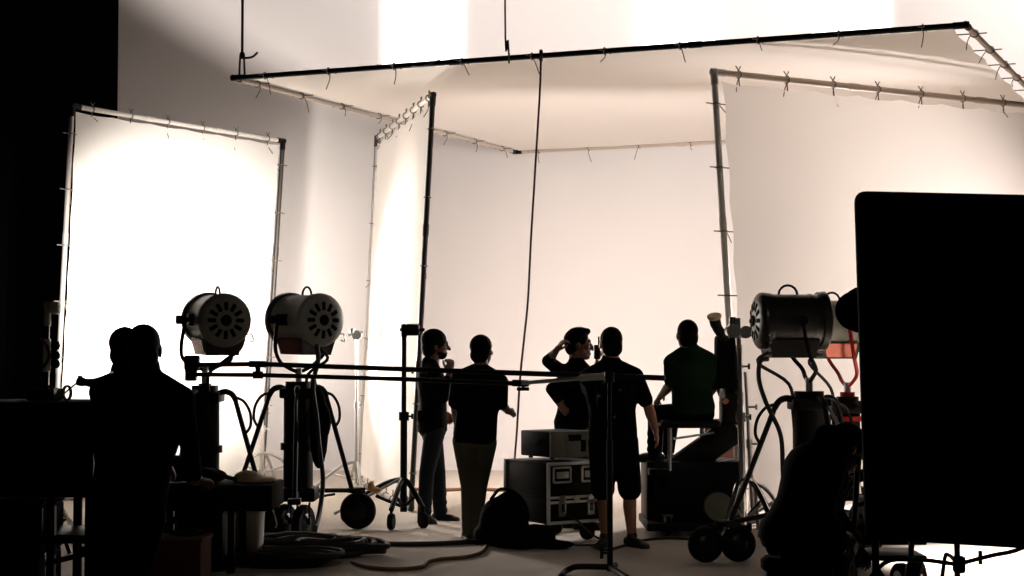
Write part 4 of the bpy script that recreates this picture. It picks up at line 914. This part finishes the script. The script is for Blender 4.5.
# two dark figures in the left foreground
Y6 = 8.6
person('broad man from behind standing at the left carts, black against the silk', Y6, (128, 505), (144, 384), (144, 350), -.12, .1,
       {'R': ((188, 438, .1), (196, 480, .36), {'curl': .5, 'd': (.4, .9, -.1), 'n': (0, .1, -1)}), 'L': ((101, 432, .05), (104, 476, .3), {'curl': .5, 'd': (0, 1, -.1), 'n': (0, .1, -1)})},
       {'L': ((106, 580, .0), (106, 648, -.02)), 'R': ((134, 580, .02), (138, 648, 0))}, S=1.03, shirt='teeblack', sleeve=1.85, trousers='blackcloth', hairstyle='crop', skin='skindark', collar=.085, width=1.28, depth=1.15)
Y7 = 9.85
person('second dark head and shoulder close behind the broad man at left', Y7, (124, 490), (124, 383), (126, 350), -.3, -.1,
       {'R': ((150, 432, .2), (165, 462, .36), {'curl': .5}), 'L': ((100, 432, .0), (97, 468, .2), {'curl': .5})},
       {'L': ((112, 550, .0), (112, 608, .0)), 'R': ((134, 550, .02), (134, 608, 0))}, S=.995, sleeve=1.85, trousers='blackcloth', skin='skindark', hairstyle='short', collar=.08)
# hunched figure low at right
Y8 = 9.2
person('dark figure crouching with a rounded back below the side-on lamp', Y8, (792, 540), (824, 452), (846, 450), -PI * .42, -PI * .40,
       {'R': ((822, 515, -.22), (842, 534, -.2), {'curl': .6}), 'L': ((836, 515, .2), (856, 545, .25), {'curl': .6})},
       {'L': ((842, 530, .18), (798, 604, .16)), 'R': ((830, 535, -.18), (778, 612, -.18))}, S=1.05, sleeve=1.85, trousers='blackcloth', skin='skindark', hairstyle='short', collar=.08, width=1.1, depth=1.35, look_down=.7)
# ------------------------------------------------------------------ lights and camera
def aim(o, tgt):
    o.rotation_euler = (V(tgt) - o.location).to_track_quat('-Z', 'Y').to_euler()
def spot(name, loc, tgt, power, angle, blend=.6, col=(1, .93, .86), size=.15):
    l = bpy.data.lights.new(name, 'SPOT'); l.energy = power; l.spot_size = math.radians(angle); l.spot_blend = blend
    l.color = col; l.shadow_soft_size = size
    o = bpy.data.objects.new(name, l); C.objects.link(o); o.location = loc; aim(o, tgt); return o
def area(name, loc, tgt, power, sx, sy, col=(1, .92, .85), spread=180):
    l = bpy.data.lights.new(name, 'AREA'); l.shape = 'RECTANGLE'; l.size = sx; l.size_y = sy; l.energy = power; l.color = col
    l.spread = math.radians(spread)
    o = bpy.data.objects.new(name, l); C.objects.link(o); o.location = loc; aim(o, tgt); return o
PK = (1, .918, .88)
fl = (TL + TR + BL + BR) / 4
spot('lamp_beam', lampfront[0], fl + V((-.3, 0, .2)), 3400, 58, 1)
spot('lamp_beam', lampfront[1], fl + V((.1, 0, -.1)), 2600, 48, 1)
mid = (nT + fT + nB + fB) / 4
spot('cloth_backlight', (-3.0, 19.0, 1.7), mid + V((0, -.1, -.2)), 1700, 88, 1)               # added lamp between the two silks, unseen, lighting the middle silk from behind
spot('lamp_beam', lampfront[2], (4.2, 12.1, .0), 2200, 78, .8)                        # the side-on lamp lights the floor at right
spot('lamp_beam', lampfront[3], (5.6, 15.6, .3), 1500, 80, 1, PK)                         # the red yoked lamp lights the floor and the foot of the muslin
spot('cloth_backlight', (4.4, 19.8, 2.4), (3.6, 16.0, 2.0), 2100, 98, 1, PK)                    # added unseen lamp brightening the muslin from behind
LP = V((1.5, 15.5, 9.4)); w1_, w2_ = P(115, 0, YW), P(250, 82, YW)                  # added unseen lamp above the canopy; cone fitted for the wall's slanting edge
nn_ = (w1_ - LP).cross(w2_ - LP).normalized(); nn_ = nn_ if nn_.z > 0 else -nn_
mm_ = ((w1_ + w2_) / 2 - LP).normalized(); hw_ = math.radians(46)
spot('upper_wall_light', LP, LP + mm_ * math.cos(hw_) + nn_ * math.sin(hw_), 3000, 92, .06, PK, .25)
area("upper_wall_light", (8.8, 18.5, 8.6), (8.5, 23.5, 7.5), 520, 3, 1.5, PK)
area('set_fill', (1.4, 16.4, 3.5), (1.2, 22, 0.9), 172, 4, .9, PK, 130)                     # added fill under the canopy, no fixture, washing the back wall and floor
spot('front_fill', (.8, 3.5, 6.5), (.3, 13.6, .9), 260, 36, .8, (1, .93, .84), .6)       # added dim fill from high on the camera side, no lamp known there
cam = bpy.data.cameras.new('camera'); co = bpy.data.objects.new('camera', cam); C.objects.link(co)
cam.sensor_width = 36; cam.lens = 36 * F / 1024; co.location = (0, 0, CAMZ); co.rotation_euler = (PI / 2 + PIT, 0, 0)
cam.clip_end = 200
sc = bpy.context.scene; sc.camera = co
w = bpy.data.worlds.new('dark hall'); sc.world = w; w.use_nodes = True
w.node_tree.nodes['Background'].inputs[0].default_value = (0, 0, 0, 1); w.node_tree.nodes['Background'].inputs[1].default_value = 0
sc.view_settings.view_transform = 'Standard'; sc.view_settings.look = 'None'; sc.view_settings.gamma = 1; sc.view_settings.exposure = 0
sc.view_settings.use_curve_mapping = False
for o in bpy.data.objects:
    if '_b' in o: del o['_b']
